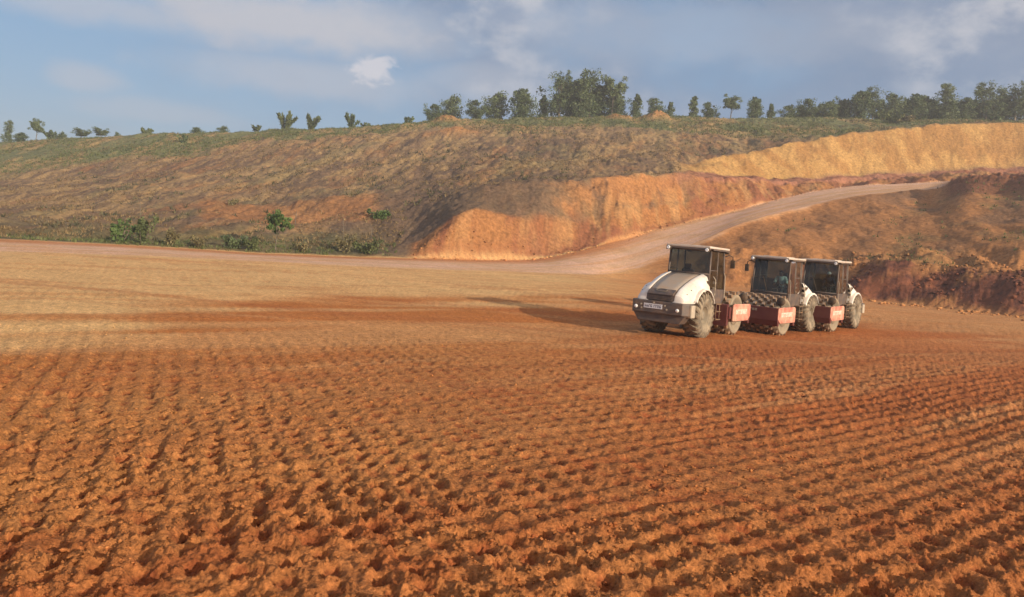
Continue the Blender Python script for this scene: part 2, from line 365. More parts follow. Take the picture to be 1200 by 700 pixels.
GL = [(-500,230),(0,203),(100,191),(200,180),(300,166),(400,158),(480,152),(600,151),(700,150),(800,152),(900,158),(1000,158),(1100,150),(1200,150),(1700,150)]
def _gl():
    # distance at which the green cap starts, found on the profile of each bearing
    A, D = [], []
    for u, v in GL:
        best = None
        for Y in np.arange(110, 200, 1.0):
            w = at(u, v, Y)
            z = terrain(np.array([w[0]]), np.array([Y]), False)[0]
            if z >= w[2]:
                best = (w[0] / Y, Y); break
        if best is None:
            w = at(u, v, 185.0); best = (w[0] / 185.0, 185.0)
        A.append(best[0]); D.append(best[1])
    return np.array(A), np.array(D)
GLa, GLy = _gl()

def TZ(x, Y, detail=True):
    return float(terrain(np.array([float(x)]), np.array([float(Y)]), detail)[0])

def tag(o, label=None, cat=None, group=None, kind=None):
    if label: o['label'] = label
    if cat: o['category'] = cat
    if group: o['group'] = group
    if kind: o['kind'] = kind
    return o

# ------------------------------------------------------------------ materials
def new_mat(name):
    m = bpy.data.materials.new(name); m.use_nodes = True
    nt = m.node_tree; b = nt.nodes['Principled BSDF']
    return m, nt, b

def soil_mat(name):
    """albedo comes from the soil attribute; its alpha blends fine crumbs (worked soil) into coarse rubble (cuttings, hill)"""
    m, nt, b = new_mat(name)
    N, Lk = nt.nodes, nt.links
    at_ = N.new('ShaderNodeAttribute'); at_.attribute_name = 'soil'
    tc = N.new('ShaderNodeTexCoord')
    def noise(sc, det, rough):
        n = N.new('ShaderNodeTexNoise'); n.inputs['Scale'].default_value = sc; n.inputs['Detail'].default_value = det; n.inputs['Roughness'].default_value = rough
        Lk.new(tc.outputs['Object'], n.inputs['Vector']); return n.outputs['Fac']
    def rng(src, lo, hi, a, c):
        r = N.new('ShaderNodeMapRange'); r.inputs['From Min'].default_value = lo; r.inputs['From Max'].default_value = hi
        r.inputs['To Min'].default_value = a; r.inputs['To Max'].default_value = c
        if isinstance(src, float): r.inputs['Value'].default_value = src
        else: Lk.new(src, r.inputs['Value'])
        return r.outputs['Result']
    fine, mid, coarse = noise(26, 7, 0.68), noise(6.5, 6, 0.62), noise(2.4, 7, 0.68)
    far = at_.outputs['Alpha']
    def mixf(f, a, c):
        x = N.new('ShaderNodeMix'); x.data_type = 'FLOAT'; Lk.new(f, x.inputs['Factor']); Lk.new(a, x.inputs['A']); Lk.new(c, x.inputs['B']); return x.outputs['Result']
    nearv = N.new('ShaderNodeMath'); nearv.operation = 'MULTIPLY'
    Lk.new(rng(fine, 0.3, 0.7, 0.62, 1.38), nearv.inputs[0]); Lk.new(rng(mid, 0.35, 0.65, 0.78, 1.22), nearv.inputs[1])
    v = mixf(far, nearv.outputs[0], rng(coarse, 0.32, 0.68, 0.62, 1.38))
    vm = N.new('ShaderNodeVectorMath'); vm.operation = 'SCALE'
    Lk.new(at_.outputs['Color'], vm.inputs[0]); Lk.new(v, vm.inputs['Scale']); Lk.new(vm.outputs['Vector'], b.inputs['Base Color'])
    b.inputs['Roughness'].default_value = 0.95; b.inputs['Specular IOR Level'].default_value = 0.12
    b1 = N.new('ShaderNodeBump'); b1.inputs['Strength'].default_value = 1.0; b1.inputs['Distance'].default_value = 0.045; Lk.new(fine, b1.inputs['Height'])
    b2 = N.new('ShaderNodeBump'); b2.inputs['Distance'].default_value = 0.16
    Lk.new(far, b2.inputs['Strength']); Lk.new(coarse, b2.inputs['Height']); Lk.new(b1.outputs['Normal'], b2.inputs['Normal'])
    Lk.new(b2.outputs['Normal'], b.inputs['Normal'])
    return m

def plain_mat(name, col, rough=0.6, metal=0.0, dirt=None, dirt_amt=0.5, scale=6.0, spec=0.5, bump=0.0, low=None):
    """paint, rubber, steel: base colour broken by a dust layer that gathers in noise patches and, with low, nearer the ground"""
    m, nt, b = new_mat(name)
    N, Lk = nt.nodes, nt.links
    b.inputs['Roughness'].default_value = rough; b.inputs['Metallic'].default_value = metal
    b.inputs['Specular IOR Level'].default_value = spec
    tc = N.new('ShaderNodeTexCoord')
    n = N.new('ShaderNodeTexNoise'); n.inputs['Scale'].default_value = scale; n.inputs['Detail'].default_value = 6; n.inputs['Roughness'].default_value = 0.62
    Lk.new(tc.outputs['Object'], n.inputs['Vector'])
    if dirt:
        mr = N.new('ShaderNodeMapRange'); mr.inputs['From Min'].default_value = 0.38; mr.inputs['From Max'].default_value = 0.68
        mr.inputs['To Min'].default_value = dirt_amt * 0.25; mr.inputs['To Max'].default_value = dirt_amt
        Lk.new(n.outputs['Fac'], mr.inputs['Value'])
        mx = N.new('ShaderNodeMix'); mx.data_type = 'RGBA'
        mx.inputs['A'].default_value = (*col, 1); mx.inputs['B'].default_value = (*dirt, 1)
        Lk.new(mr.outputs['Result'], mx.inputs['Factor']); Lk.new(mx.outputs['Result'], b.inputs['Base Color'])
        r2 = N.new('ShaderNodeMapRange'); r2.inputs['To Min'].default_value = rough; r2.inputs['To Max'].default_value = 0.95
        Lk.new(mr.outputs['Result'], r2.inputs['Value']); Lk.new(r2.outputs['Result'], b.inputs['Roughness'])
    else:
        b.inputs['Base Color'].default_value = (*col, 1)
    if bump:
        bp = N.new('ShaderNodeBump'); bp.inputs['Strength'].default_value = bump; bp.inputs['Distance'].default_value = 0.01
        Lk.new(n.outputs['Fac'], bp.inputs['Height']); Lk.new(bp.outputs['Normal'], b.inputs['Normal'])
    return m

def leaf_mat(name, c1, c2, trans=0.25):
    m, nt, b = new_mat(name)
    N, Lk = nt.nodes, nt.links
    tc = N.new('ShaderNodeTexCoord'); n = N.new('ShaderNodeTexNoise'); n.inputs['Scale'].default_value = 0.9; n.inputs['Detail'].default_value = 5
    Lk.new(tc.outputs['Object'], n.inputs['Vector'])
    ca = N.new('ShaderNodeAttribute'); ca.attribute_name = 'tint'
    ad = N.new('ShaderNodeMath'); ad.operation = 'ADD'
    mr = N.new('ShaderNodeMapRange'); mr.inputs['From Min'].default_value = 0.75; mr.inputs['From Max'].default_value = 1.25
    Lk.new(n.outputs['Fac'], ad.inputs[0]); Lk.new(ca.outputs['Fac'], ad.inputs[1]); Lk.new(ad.outputs[0], mr.inputs['Value'])
    mx = N.new('ShaderNodeMix'); mx.data_type = 'RGBA'; mx.inputs['A'].default_value = (*c1, 1); mx.inputs['B'].default_value = (*c2, 1)
    Lk.new(mr.outputs['Result'], mx.inputs['Factor']); Lk.new(mx.outputs['Result'], b.inputs['Base Color'])
    b.inputs['Roughness'].default_value = 0.6; b.inputs['Specular IOR Level'].default_value = 0.3
    tr = N.new('ShaderNodeBsdfTranslucent'); Lk.new(mx.outputs['Result'], tr.inputs['Color'])
    ms = N.new('ShaderNodeMixShader'); ms.inputs[0].default_value = trans
    Lk.new(b.outputs[0], ms.inputs[1]); Lk.new(tr.outputs[0], ms.inputs[2])
    Lk.new(ms.outputs[0], N['Material Output'].inputs['Surface'])
    return m

# ------------------------------------------------------------------ the ground sheet
def build_terrain():
    rows = []
    Y = -90.0
    while Y < 1.0: rows.append(Y); Y += 6.5
    Y = 1.0
    while Y < 4.8: rows.append(Y); Y += 0.06
    while Y < 46: rows.append(Y); Y += max(Y * Y / 2779 * ROWPX, 0.012)
    while Y < 66: rows.append(Y); Y += 0.5
    while Y < 205: rows.append(Y); Y += 0.42
    while Y < 330: rows.append(Y); Y += 4.0
    while Y < 2600: rows.append(Y); Y *= 1.12
    rows = np.array(rows)
    cols = np.arange(-0.90, 0.9001, COLSTEP)
    w = np.where(rows > 1, rows + 2.0, 3.0 + (1 - rows))
    X = cols[None, :] * w[:, None]; YY = np.repeat(rows[:, None], len(cols), 1)
    a, ys, zs = profile(X, YY); k = zone_of(YY, ys)
    Z = terrain(X, YY)
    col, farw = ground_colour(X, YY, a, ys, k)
    nr, nc = X.shape
    verts = np.stack([X, YY, Z], -1).reshape(-1, 3).astype(np.float32)
    colf = np.concatenate([col.reshape(-1, 3), farw.reshape(-1, 1)], 1).astype(np.float32)
    idx = np.arange(nr * nc).reshape(nr, nc)
    quads = np.stack([idx[:-1, :-1], idx[:-1, 1:], idx[1:, 1:], idx[1:, :-1]], -1).reshape(-1, 4)
    kc = k[:-1, :-1].reshape(-1); ac = a[:-1, :-1].reshape(-1)
    zone = np.zeros(len(quads), dtype=np.int32)            # ground
    zone[kc == 5] = 1                                       # road
    zone[kc >= 6] = 3                                       # hill
    right = ac > u2a(745)
    zone[(kc >= 2) & (kc <= 4) & right] = 2                 # earth bank
    zone[(kc >= 6) & (kc <= 7) & (ac > u2a(476))] = 4       # cut face
    zone[(kc == 9) & (ac > u2a(795, 200))] = 5              # yellow cut
    names = ['ground', 'dirt_road', 'earth_bank', 'hill', 'orange_cutting', 'yellow_cutting']
    labs = ['rust red soil printed by padded rollers, filling the foreground', 'pale pinkish haul road curving up to the right',
            'brown earth bank with dark red rubble along its foot, right of the rollers', 'burnt brown hillside with a green grassy cap under the trees',
            'grooved orange cutting above the pale road', 'bright yellow cutting high on the right']
    soil_m = soil_mat('laterite_soil')
    for zi, nm in enumerate(names):
        q = quads[zone == zi]
        used = np.unique(q); remap = np.full(nr * nc, -1, dtype=np.int64); remap[used] = np.arange(len(used))
        q = remap[q]
        me = bpy.data.meshes.new(nm)
        me.vertices.add(len(used)); me.vertices.foreach_set('co', verts[used].ravel())
        me.loops.add(q.size); me.loops.foreach_set('vertex_index', q.ravel().astype(np.int32))
        me.polygons.add(len(q)); me.polygons.foreach_set('loop_start', np.arange(0, q.size, 4, dtype=np.int32))
        me.polygons.foreach_set('loop_total', np.full(len(q), 4, dtype=np.int32))
        me.update(calc_edges=True); me.validate()
        at_ = me.color_attributes.new('soil', 'FLOAT_COLOR', 'POINT'); at_.data.foreach_set('color', colf[used].ravel())
        me.polygons.foreach_set('use_smooth', np.ones(len(me.polygons), dtype=bool))
        me.materials.append(soil_m)
        o = bpy.data.objects.new(nm, me); C.objects.link(o)
        tag(o, labs[zi], None, None, 'structure')
ROWPX, COLSTEP = 1.25, 0.0014
build_terrain()

R1PX = (816, 394.7); HD1, HD2, HD3 = 35, 219, 219
# ------------------------------------------------------------------ mesh helpers
def link(name, bm, mats, parent=None, loc=None, smooth=False):
    me = bpy.data.meshes.new(name); bm.normal_update(); bm.to_mesh(me); bm.free()
    for mt in (mats if isinstance(mats, (list, tuple)) else [mats]): me.materials.append(mt)
    if smooth:
        for pl in me.polygons: pl.use_smooth = True
    o = bpy.data.objects.new(name, me); C.objects.link(o)
    if parent is not None: o.parent = parent
    if loc is not None: o.location = loc
    return o

def box(bm, c, s, mi=0, bevel=0.0, rot=None):
    r = bmesh.ops.create_cube(bm, size=1.0)
    vs_ = r['verts']
    bmesh.ops.scale(bm, vec=s, verts=vs_)
    if bevel > 0:
        es = list({e for v in vs_ for e in v.link_edges})
        rb = bmesh.ops.bevel(bm, geom=es, offset=bevel, segments=2, affect='EDGES', profile=0.6)
        vs_ = list({v for f in rb['faces'] for v in f.verts} | {v for v in vs_ if v.is_valid})
    if rot is not None: bmesh.ops.rotate(bm, cent=(0, 0, 0), matrix=rot, verts=vs_)
    bmesh.ops.translate(bm, vec=c, verts=vs_)
    for f in {f for v in vs_ for f in v.link_faces}: f.material_index = mi
    return vs_

def prism(bm, pts, axis, a0, a1, mi=0, bevel=0.0):
    """extrude a closed outline; axis 'x': pts are (y,z); 'y': (x,z); 'z': (x,y)"""
    def P(p, t):
        return {'x': (t, p[0], p[1]), 'y': (p[0], t, p[1]), 'z': (p[0], p[1], t)}[axis]
    A = [bm.verts.new(P(p, a0)) for p in pts]; B = [bm.verts.new(P(p, a1)) for p in pts]
    fs = [bm.faces.new(A), bm.faces.new(B[::-1])]
    n = len(pts)
    for i in range(n): fs.append(bm.faces.new((A[i], B[i], B[(i + 1) % n], A[(i + 1) % n])))
    bmesh.ops.recalc_face_normals(bm, faces=fs)
    if bevel > 0:
        es = list({e for f in fs for e in f.edges})
        rb = bmesh.ops.bevel(bm, geom=es, offset=bevel, segments=2, affect='EDGES', profile=0.6)
        fs = [f for f in rb['faces'] if f.is_valid] + [f for f in fs if f.is_valid]
    for f in fs: f.material_index = mi

def tube(bm, pts, r, n=8, mi=0, cap=True):
    """a swept tube; r is one radius or one per point"""
    pts = [Vector(p) for p in pts]; rs = r if isinstance(r, (list, tuple)) else [r] * len(pts)
    rings = []; up = Vector((0.013, 0.021, 1))
    for i, p in enumerate(pts):
        d = (pts[min(i + 1, len(pts) - 1)] - pts[max(i - 1, 0)]).normalized()
        u = d.cross(up)
        if u.length < 1e-3: u = d.cross(Vector((1, 0, 0)))
        u.normalize(); w = u.cross(d)
        rings.append([bm.verts.new(p + (u * math.cos(2 * math.pi * k / n) + w * math.sin(2 * math.pi * k / n)) * rs[i]) for k in range(n)])
    for a_, b_ in zip(rings, rings[1:]):
        for k in range(n):
            f = bm.faces.new((a_[k], a_[(k + 1) % n], b_[(k + 1) % n], b_[k])); f.material_index = mi; f.smooth = True
    if cap:
        for rr in (rings[0][::-1], rings[-1]):
            f = bm.faces.new(rr); f.material_index = mi

def lathe_x(bm, prof, n=48, c=(0, 0, 0), mi=0, closed=True, smooth=True):
    """profile of (x, radius) spun about the X axis"""
    rings = []
    for x, r in prof:
        rings.append([bm.verts.new((c[0] + x, c[1] + r * math.cos(2 * math.pi * k / n), c[2] + r * math.sin(2 * math.pi * k / n))) for k in range(n)])
    pairs = list(zip(rings, rings[1:])) + ([(rings[-1], rings[0])] if closed else [])
    fs = []
    for a_, b_ in pairs:
        for k in range(n):
            f = bm.faces.new((a_[k], a_[(k + 1) % n], b_[(k + 1) % n], b_[k])); f.material_index = mi; f.smooth = smooth; fs.append(f)
    bmesh.ops.recalc_face_normals(bm, faces=fs)

DUST = (.44, .25, .125); DUSTPALE = (.42, .33, .22)
M = {}
M['white'] = plain_mat('white_paint', (.80, .79, .76), 0.35, 0, DUST, 0.42, 2.2)
M['cream'] = plain_mat('roof_paint', (.55, .53, .50), 0.5, 0, DUST, 0.6, 3.0)
M['hood'] = plain_mat('grey_hood_paint', (.30, .285, .26), 0.5, 0, DUST, 0.55, 2.5)
M['dust_side'] = plain_mat('dust_caked_tank', (.30, .27, .23), 0.8, 0, (.50, .42, .32), 0.9, 5.0, bump=0.3)
M['dark'] = plain_mat('charcoal_paint', (.045, .047, .056), 0.5, 0, DUST, 0.28, 4.0)
M['black'] = plain_mat('black_rubber', (.018, .018, .018), 0.75, 0, DUST, 0.25, 5.0)
M['frame'] = plain_mat('maroon_paint', (.085, .011, .013), 0.6, 0, (.16, .06, .045), 0.6, 2.5)
M['plate'] = plain_mat('red_plate_paint', (.38, .075, .06), 0.6, 0, (.60, .34, .25), 1.15, 3.0)
M['steel'] = plain_mat('worn_steel', (.10, .09, .085), 0.55, 0.4, DUST, 0.75, 5.0, bump=0.3)
M['drumend'] = plain_mat('dusty_drum_end', (.20, .17, .14), 0.7, 0.2, DUSTPALE, 0.8, 4.0)
M['tyre'] = plain_mat('dusty_tyre_rubber', (.045, .043, .04), 0.9, 0, (.38, .31, .22), 1.0, 2.4, bump=0.3)
M['tread'] = plain_mat('tyre_tread', (.028, .026, .025), 0.9, 0, (.36, .27, .18), 0.62, 3.5, bump=0.3)
M['rim'] = plain_mat('dusty_rim', (.17, .155, .13), 0.7, 0.1, (.36, .29, .20), 0.7, 3.0)
M['bracket'] = plain_mat('dusty_bracket', (.34, .31, .27), 0.7, 0.1, (.42, .34, .24), 0.8, 3.0)
M['text'] = plain_mat('white_lettering', (.78, .72, .66), 0.6, 0, (.60, .38, .28), 0.7, 9.0)
M['platewhite'] = plain_mat('number_plate_white', (.62, .66, .74), 0.4, 0, DUST, 0.2)
M['ink'] = plain_mat('plate_ink', (.03, .04, .08), 0.5, 0)
M['chrome'] = plain_mat('lamp_reflector', (.85, .85, .85), 0.18, 0.85)
M['lens'] = plain_mat('clear_lamp_lens', (.86, .87, .88), 0.12, 0.1, spec=0.9)
M['seat'] = plain_mat('seat_fabric', (.05, .05, .055), 0.85)
M['skin'] = plain_mat('dark_skin', (.10, .05, .032), 0.55)
M['shirtwhite'] = plain_mat('pale_green_shirt', (.55, .68, .62), 0.85)
M['shirtblue'] = plain_mat('navy_shirt', (.03, .045, .085), 0.85)
M['trousers'] = plain_mat('dark_trousers', (.04, .045, .05), 0.85)
M['helmet'] = plain_mat('pale_helmet', (.75, .74, .70), 0.35)
M['hair'] = plain_mat('black_hair', (.012, .010, .010), 0.8)

def glass_mat():
    m, nt, b = new_mat('tinted_cab_glass'); N, Lk = nt.nodes, nt.links
    tr = N.new('ShaderNodeBsdfTransparent'); tr.inputs['Color'].default_value = (.40, .48, .50, 1)
    gl = N.new('ShaderNodeBsdfGlossy'); gl.inputs['Roughness'].default_value = 0.04
    fr = N.new('ShaderNodeFresnel'); fr.inputs['IOR'].default_value = 1.5
    tc = N.new('ShaderNodeTexCoord'); n = N.new('ShaderNodeTexNoise'); n.inputs['Scale'].default_value = 3; n.inputs['Detail'].default_value = 5
    Lk.new(tc.outputs['Object'], n.inputs['Vector'])
    df = N.new('ShaderNodeBsdfDiffuse'); df.inputs['Color'].default_value = (*DUST, 1)
    mr = N.new('ShaderNodeMapRange'); mr.inputs['From Min'].default_value = 0.35; mr.inputs['From Max'].default_value = 0.75
    mr.inputs['To Min'].default_value = 0.02; mr.inputs['To Max'].default_value = 0.10
    Lk.new(n.outputs['Fac'], mr.inputs['Value'])
    a_ = N.new('ShaderNodeMixShader'); Lk.new(fr.outputs[0], a_.inputs[0]); Lk.new(tr.outputs[0], a_.inputs[1]); Lk.new(gl.outputs[0], a_.inputs[2])
    b_ = N.new('ShaderNodeMixShader'); Lk.new(mr.outputs['Result'], b_.inputs[0]); Lk.new(a_.outputs[0], b_.inputs[1]); Lk.new(df.outputs[0], b_.inputs[2])
    Lk.new(b_.outputs[0], N['Material Output'].inputs['Surface'])
    return m
M['glass'] = glass_mat()

# ------------------------------------------------------------------ the roller (X right, Y towards the drum, Z up)
DR_Y, AX_Y, DR_R, TY_R = 1.62, -1.50, 0.74, 0.80

def make_tyre(side, root):
    bm = bmesh.new(); w = 0.29
    prof = [(-w * .80, .33), (-w * .98, .48), (-w * 1.0, .64), (-w * .90, .725), (-w * .55, .752), (0, .76), (w * .55, .752), (w * .90, .725), (w * 1.0, .64), (w * .98, .48), (w * .80, .33)]
    lathe_x(bm, prof, 56, mi=0)
    # chevron lugs
    n = 22
    for s in (-1, 1):
        for k in range(n):
            t0 = 2 * math.pi * (k + (0.5 if s > 0 else 0)) / n
            sect = []
            for j, (x, r0, r1) in enumerate(((0.015, .745, .800), (.12, .745, .802), (.22, .74, .795), (.285, .66, .745), (.298, .58, .615))):
                th = t0 + j * 0.075
                hw = 0.032 + 0.006 * j
                ring = []
                for (dr, dt) in ((r0, -hw), (r1, -hw * .75), (r1, hw * .75), (r0, hw)):
                    ring.append(bm.verts.new((s * x, dr * math.cos(th + dt / .78), dr * math.sin(th + dt / .78))))
                sect.append(ring)
            fs = []
            for a_, b_ in zip(sect, sect[1:]):
                for q in range(3): fs.append(bm.faces.new((a_[q], a_[q + 1], b_[q + 1], b_[q])))
            fs.append(bm.faces.new(sect[0])); fs.append(bm.faces.new(sect[-1][::-1]))
            bmesh.ops.recalc_face_normals(bm, faces=fs)
            for f in fs: f.material_index = 1
    ty = link('tyre', bm, [M['tyre'], M['tread']], root, (side * 0.80, AX_Y, TY_R - 0.015))
    bm = bmesh.new(); o = side
    lathe_x(bm, [(o * .10, .330), (o * .225, .345), (o * .240, .330), (o * .215, .31), (o * .08, .29), (o * .05, .24), (o * .09, .16), (o * .17, .15), (o * .19, .10), (o * .19, .005)], 40, closed=False)
    for k in range(12):
        th = 2 * math.pi * k / 12
        tube(bm, [(o * .04, .20 * math.cos(th), .20 * math.sin(th)), (o * .11, .20 * math.cos(th), .20 * math.sin(th))], .017, 6)
    link('rim', bm, M['rim'], ty)
    return ty

def make_drum(root):
    bm = bmesh.new()
    lathe_x(bm, [(-1.02, .60), (-1.02, .70), (-1.0, DR_R - .02), (1.0, DR_R - .02), (1.02, .70), (1.02, .60), (.96, .58), (.94, .10), (-.94, .10), (-.96, .58)], 72, mi=0)
    for f in bm.faces:
        if all(abs(v.co.x) > .93 for v in f.verts): f.material_index = 1
    rows_, per = 11, 15
    for r in range(rows_):
        x = -0.90 + 1.8 * r / (rows_ - 1)
        for k in range(per):
            th = 2 * math.pi * (k + 0.5 * (r % 2)) / per
            R0, R1 = DR_R - .03, DR_R + .095
            e, t = Vector((0, math.cos(th), math.sin(th))), Vector((0, -math.sin(th), math.cos(th)))
            A = [bm.verts.new(Vector((x, 0, 0)) + e * R0 + Vector((sx * .075, 0, 0)) + t * st * .085) for sx, st in ((-1, -1), (1, -1), (1, 1), (-1, 1))]
            B = [bm.verts.new(Vector((x, 0, 0)) + e * R1 + Vector((sx * .050, 0, 0)) + t * st * .055) for sx, st in ((-1, -1), (1, -1), (1, 1), (-1, 1))]
            for q in range(4):
                f = bm.faces.new((A[q], A[(q + 1) % 4], B[(q + 1) % 4], B[q])); f.material_index = 0
            f = bm.faces.new(B); f.material_index = 2
    bmesh.ops.recalc_face_normals(bm, faces=bm.faces[:])
    return link('padded_drum', bm, [M['steel'], M['drumend'], M['padtop']], root, (0, DR_Y, DR_R + .035))
M['padtop'] = plain_mat('polished_pad_tops', (.36, .30, .25), 0.5, 0.3, DUST, 0.6, 8.0)

def marks(bm, origin, ux, uz, n, w, h, gap, seed, depth=0.006, nrm=(0, -1, 0), groups=None, fat=.26):
    """a line of worn block characters, too small to read, as raised strokes"""
    rr = random.Random(seed); O, UX, UZ, NN = Vector(origin), Vector(ux), Vector(uz), Vector(nrm)
    def quad(x0, x1, z0, z1):
        v = [O + UX * x + UZ * z + NN * d for x, z in ((x0, z0), (x1, z0), (x1, z1), (x0, z1)) for d in (0,)]
        A = [bm.verts.new(p) for p in v]; B = [bm.verts.new(p + NN * depth) for p in v]
        bm.faces.new(B)
        for i in range(4): bm.faces.new((A[i], A[(i + 1) % 4], B[(i + 1) % 4], B[i]))
    x = 0.0
    for i in range(n):
        if groups and i in groups: x += w * 1.1
        s = w * fat
        quad(x, x + s, 0, h)
        k = rr.choice((0, 1, 2, 3))
        if k != 1: quad(x + s, x + w, h - s, h)
        if k in (0, 3): quad(x + s, x + w, 0, s)
        if k != 2: quad(x + s, x + w * .9, h * .42, h * .42 + s)
        if k in (1, 3): quad(x + w - s, x + w, 0, h * .42)
        x += w + gap

def make_roller(label):
    root = bpy.data.objects.new('padfoot_roller', None); C.objects.link(root)
    tag(root, label, 'road roller', 'padfoot rollers parked on the red soil')
    for s in (-1, 1): make_tyre(s, root)
    make_drum(root)
    # ---- rear chassis, hitch, axle
    bm = bmesh.new()
    box(bm, (0, -1.35, .80), (.92, 2.3, .50), bevel=.03)
    box(bm, (0, -.05, .78), (.70, .55, .44), bevel=.03)
    tube(bm, [(-.55, AX_Y, TY_R - .015), (.55, AX_Y, TY_R - .015)], .17, 14)
    box(bm, (0, .33, .72), (.34, .45, .30), bevel=.03)
    tube(bm, [(0, .25, .45), (0, .25, 1.05)], .09, 12)
    link('chassis', bm, M['dark'], root)
    # ---- rear counterweight / bumper
    bm = bmesh.new()
    prism(bm, [(-1.02, -2.86), (-.86, -3.06), (.86, -3.06), (1.02, -2.86), (1.02, -2.42), (-1.02, -2.42)], 'z', .76, 1.17, bevel=.03)
    prism(bm, [(-.74, .48), (.74, .48), (.94, .77), (-.94, .77)], 'y', -2.95, -2.45, bevel=.02)
    bp = link('rear_bumper', bm, M['dark'], root)
    bm = bmesh.new(); box(bm, (-.17, -3.066, .99), (.66, .014, .155), bevel=.004)
    npl = link('number_plate', bm, M['platewhite'], bp)
    bm = bmesh.new(); marks(bm, (-.455, -3.0735, .945), (1, 0, 0), (0, 0, 1), 4, .048, .09, .020, 3, .003)
    link('plate_characters', bm, M['ink'], npl)
    bm = bmesh.new(); marks(bm, (-.135, -3.0735, .945), (1, 0, 0), (0, 0, 1), 4, .048, .09, .020, 5, .003); link('plate_characters', bm, M['ink'], npl)
    for sx in (-.78, .70):
        bm = bmesh.new(); lathe_x(bm, [(0, .001), (0, .055), (.03, .06), (.05, .05), (.05, .001)], 16, closed=False)
        bmesh.ops.rotate(bm, cent=(0, 0, 0), matrix=Matrix.Rotation(-math.pi / 2, 3, 'Z'), verts=bm.verts)
        link('tail_lamp', bm, M['lens'], bp, (sx, -3.058 if abs(sx) < .85 else -3.0, .93))
    for x, z in ((-.60, 1.02), (-.58, .90), (.25, 1.04), (.32, .92), (-.15, 1.11)):
        bm = bmesh.new(); tube(bm, [(0, .005, 0), (0, -.018, 0)], .03, 8); link('bumper_bolt', bm, M['bracket'], bp, (x, -3.06, z))
    # ---- engine hood: stations of (y, top z, half width at the top, half width at the skirt, skirt z)
    st = [(-2.93, 1.21, .58, .78, 1.17), (-2.87, 1.40, .58, .84, 1.17), (-2.62, 1.60, .60, .90, 1.17), (-2.2, 1.79, .62, .94, 1.17), (-1.7, 1.97, .64, .96, 1.42),
          (-1.25, 2.09, .66, .95, 1.62), (-.92, 2.16, .66, .92, 1.45)]
    def section(y, zt, wt, wb_, zb):
        return [(wb_ * .99, zb), (wb_, zb + (zt - zb) * .30), (wb_ * .94, zb + (zt - zb) * .62), (wt + .12, zt - (zt - zb) * .10), (wt * .98, zt), (wt * .86, zt + .006)]
    bm = bmesh.new()
    for s in (-1, 1):
        rings = [[bm.verts.new((s * x, y, z)) for x, z in section(y, zt, wt, wb_, zb)] for (y, zt, wt, wb_, zb) in st]
        fs = []
        for a_, b_ in zip(rings, rings[1:]):
            for q in range(5): fs.append(bm.faces.new((a_[q], a_[q + 1], b_[q + 1], b_[q])))
        inner = [bm.verts.new((s * .30, st[0][0] + .02, st[0][4]))]
        fs.append(bm.faces.new(rings[0] + [bm.verts.new((s * .42, st[0][0], st[0][4]))]))
        bmesh.ops.delete(bm, geom=inner, context='VERTS')
        bmesh.ops.recalc_face_normals(bm, faces=fs)
        # mudguard lip over the tyre
        pts = [(AX_Y + .93 * math.cos(t), TY_R + .90 * math.sin(t)) for t in [math.radians(d) for d in (28, 45, 62, 80, 98, 116, 134, 150)]]
        A = [bm.verts.new((s * .60, y, z)) for y, z in pts]; B = [bm.verts.new((s * 1.04, y, z)) for y, z in pts]; D = [bm.verts.new((s * 1.05, y, z - .05)) for y, z in pts]
        for i in range(len(pts) - 1):
            bm.faces.new((A[i], A[i + 1], B[i + 1], B[i])); bm.faces.new((B[i], B[i + 1], D[i + 1], D[i]))
    for f in bm.faces: f.smooth = True
    hood = link('hood_side_panel', bm, M['white'], root)
    md = hood.modifiers.new('thick', 'SOLIDIFY'); md.thickness = .03; md.offset = -1
    md = hood.modifiers.new('edge', 'BEVEL'); md.width = .012; md.segments = 2; md.limit_method = 'ANGLE'
    for s in (-1, 1):
        for (y, x, z) in ((-2.80, .84, 1.28), (-2.62, .90, 1.30), (-2.62, .86, 1.46), (-2.30, .865, 1.60), (-1.95, .86, 1.72), (-1.55, .855, 1.82)):
            bm = bmesh.new(); tube(bm, [(s * (x - .12), y, z), (s * (x - .040), y, z + .01)], .020, 8); link('hood_fastener', bm, M['black'], hood)
        bm = bmesh.new()
        for k in range(5): box(bm, (s * .862, -1.18 + k * .055, 1.86), (.09, .022, .18))
        link('hood_vent', bm, M['black'], hood)
    # grey centre panel, set a little below the white sides
    bm = bmesh.new()
    rings = [[bm.verts.new((x * wt * .87, y, zt - .030 + .02 * (1 - x * x))) for x in (-1, -.5, 0, .5, 1)] for (y, zt, wt, wb_, zb) in st[1:]]
    for a_, b_ in zip(rings, rings[1:]):
        for q in range(4): f = bm.faces.new((a_[q], b_[q], b_[q + 1], a_[q + 1])); f.smooth = True
    bmesh.ops.recalc_face_normals(bm, faces=bm.faces[:])
    top = link('hood_top', bm, M['hood'], root)
    md = top.modifiers.new('thick', 'SOLIDIFY'); md.thickness = .04; md.offset = -1
    # rear grille: dark louvred face
    bm = bmesh.new()
    prism(bm, [(-2.93, 1.19), (-2.89, 1.40), (-2.72, 1.53), (-2.50, 1.55), (-2.50, 1.19)], 'x', -.50, .50)
    for k in range(4):
        z = 1.235 + k * .045
        box(bm, (0, -2.935 + k * .008, z), (.84, .03, .016))
    prism(bm, [(-2.96, 1.40), (-2.92, 1.47), (-2.72, 1.58), (-2.70, 1.53), (-2.84, 1.40)], 'x', -.46, .46)
    gr = link('rear_grille', bm, M['dark'], root)
    bm = bmesh.new()   # pale oval emblem outline over the grille
    tube(bm, [(.20 * math.cos(t), -2.83 + .075 * math.sin(t), 1.545 + .042 * math.sin(t)) for t in [2 * math.pi * k / 20 for k in range(21)]], .009, 6)
    link('emblem', bm, M['rim'], gr)
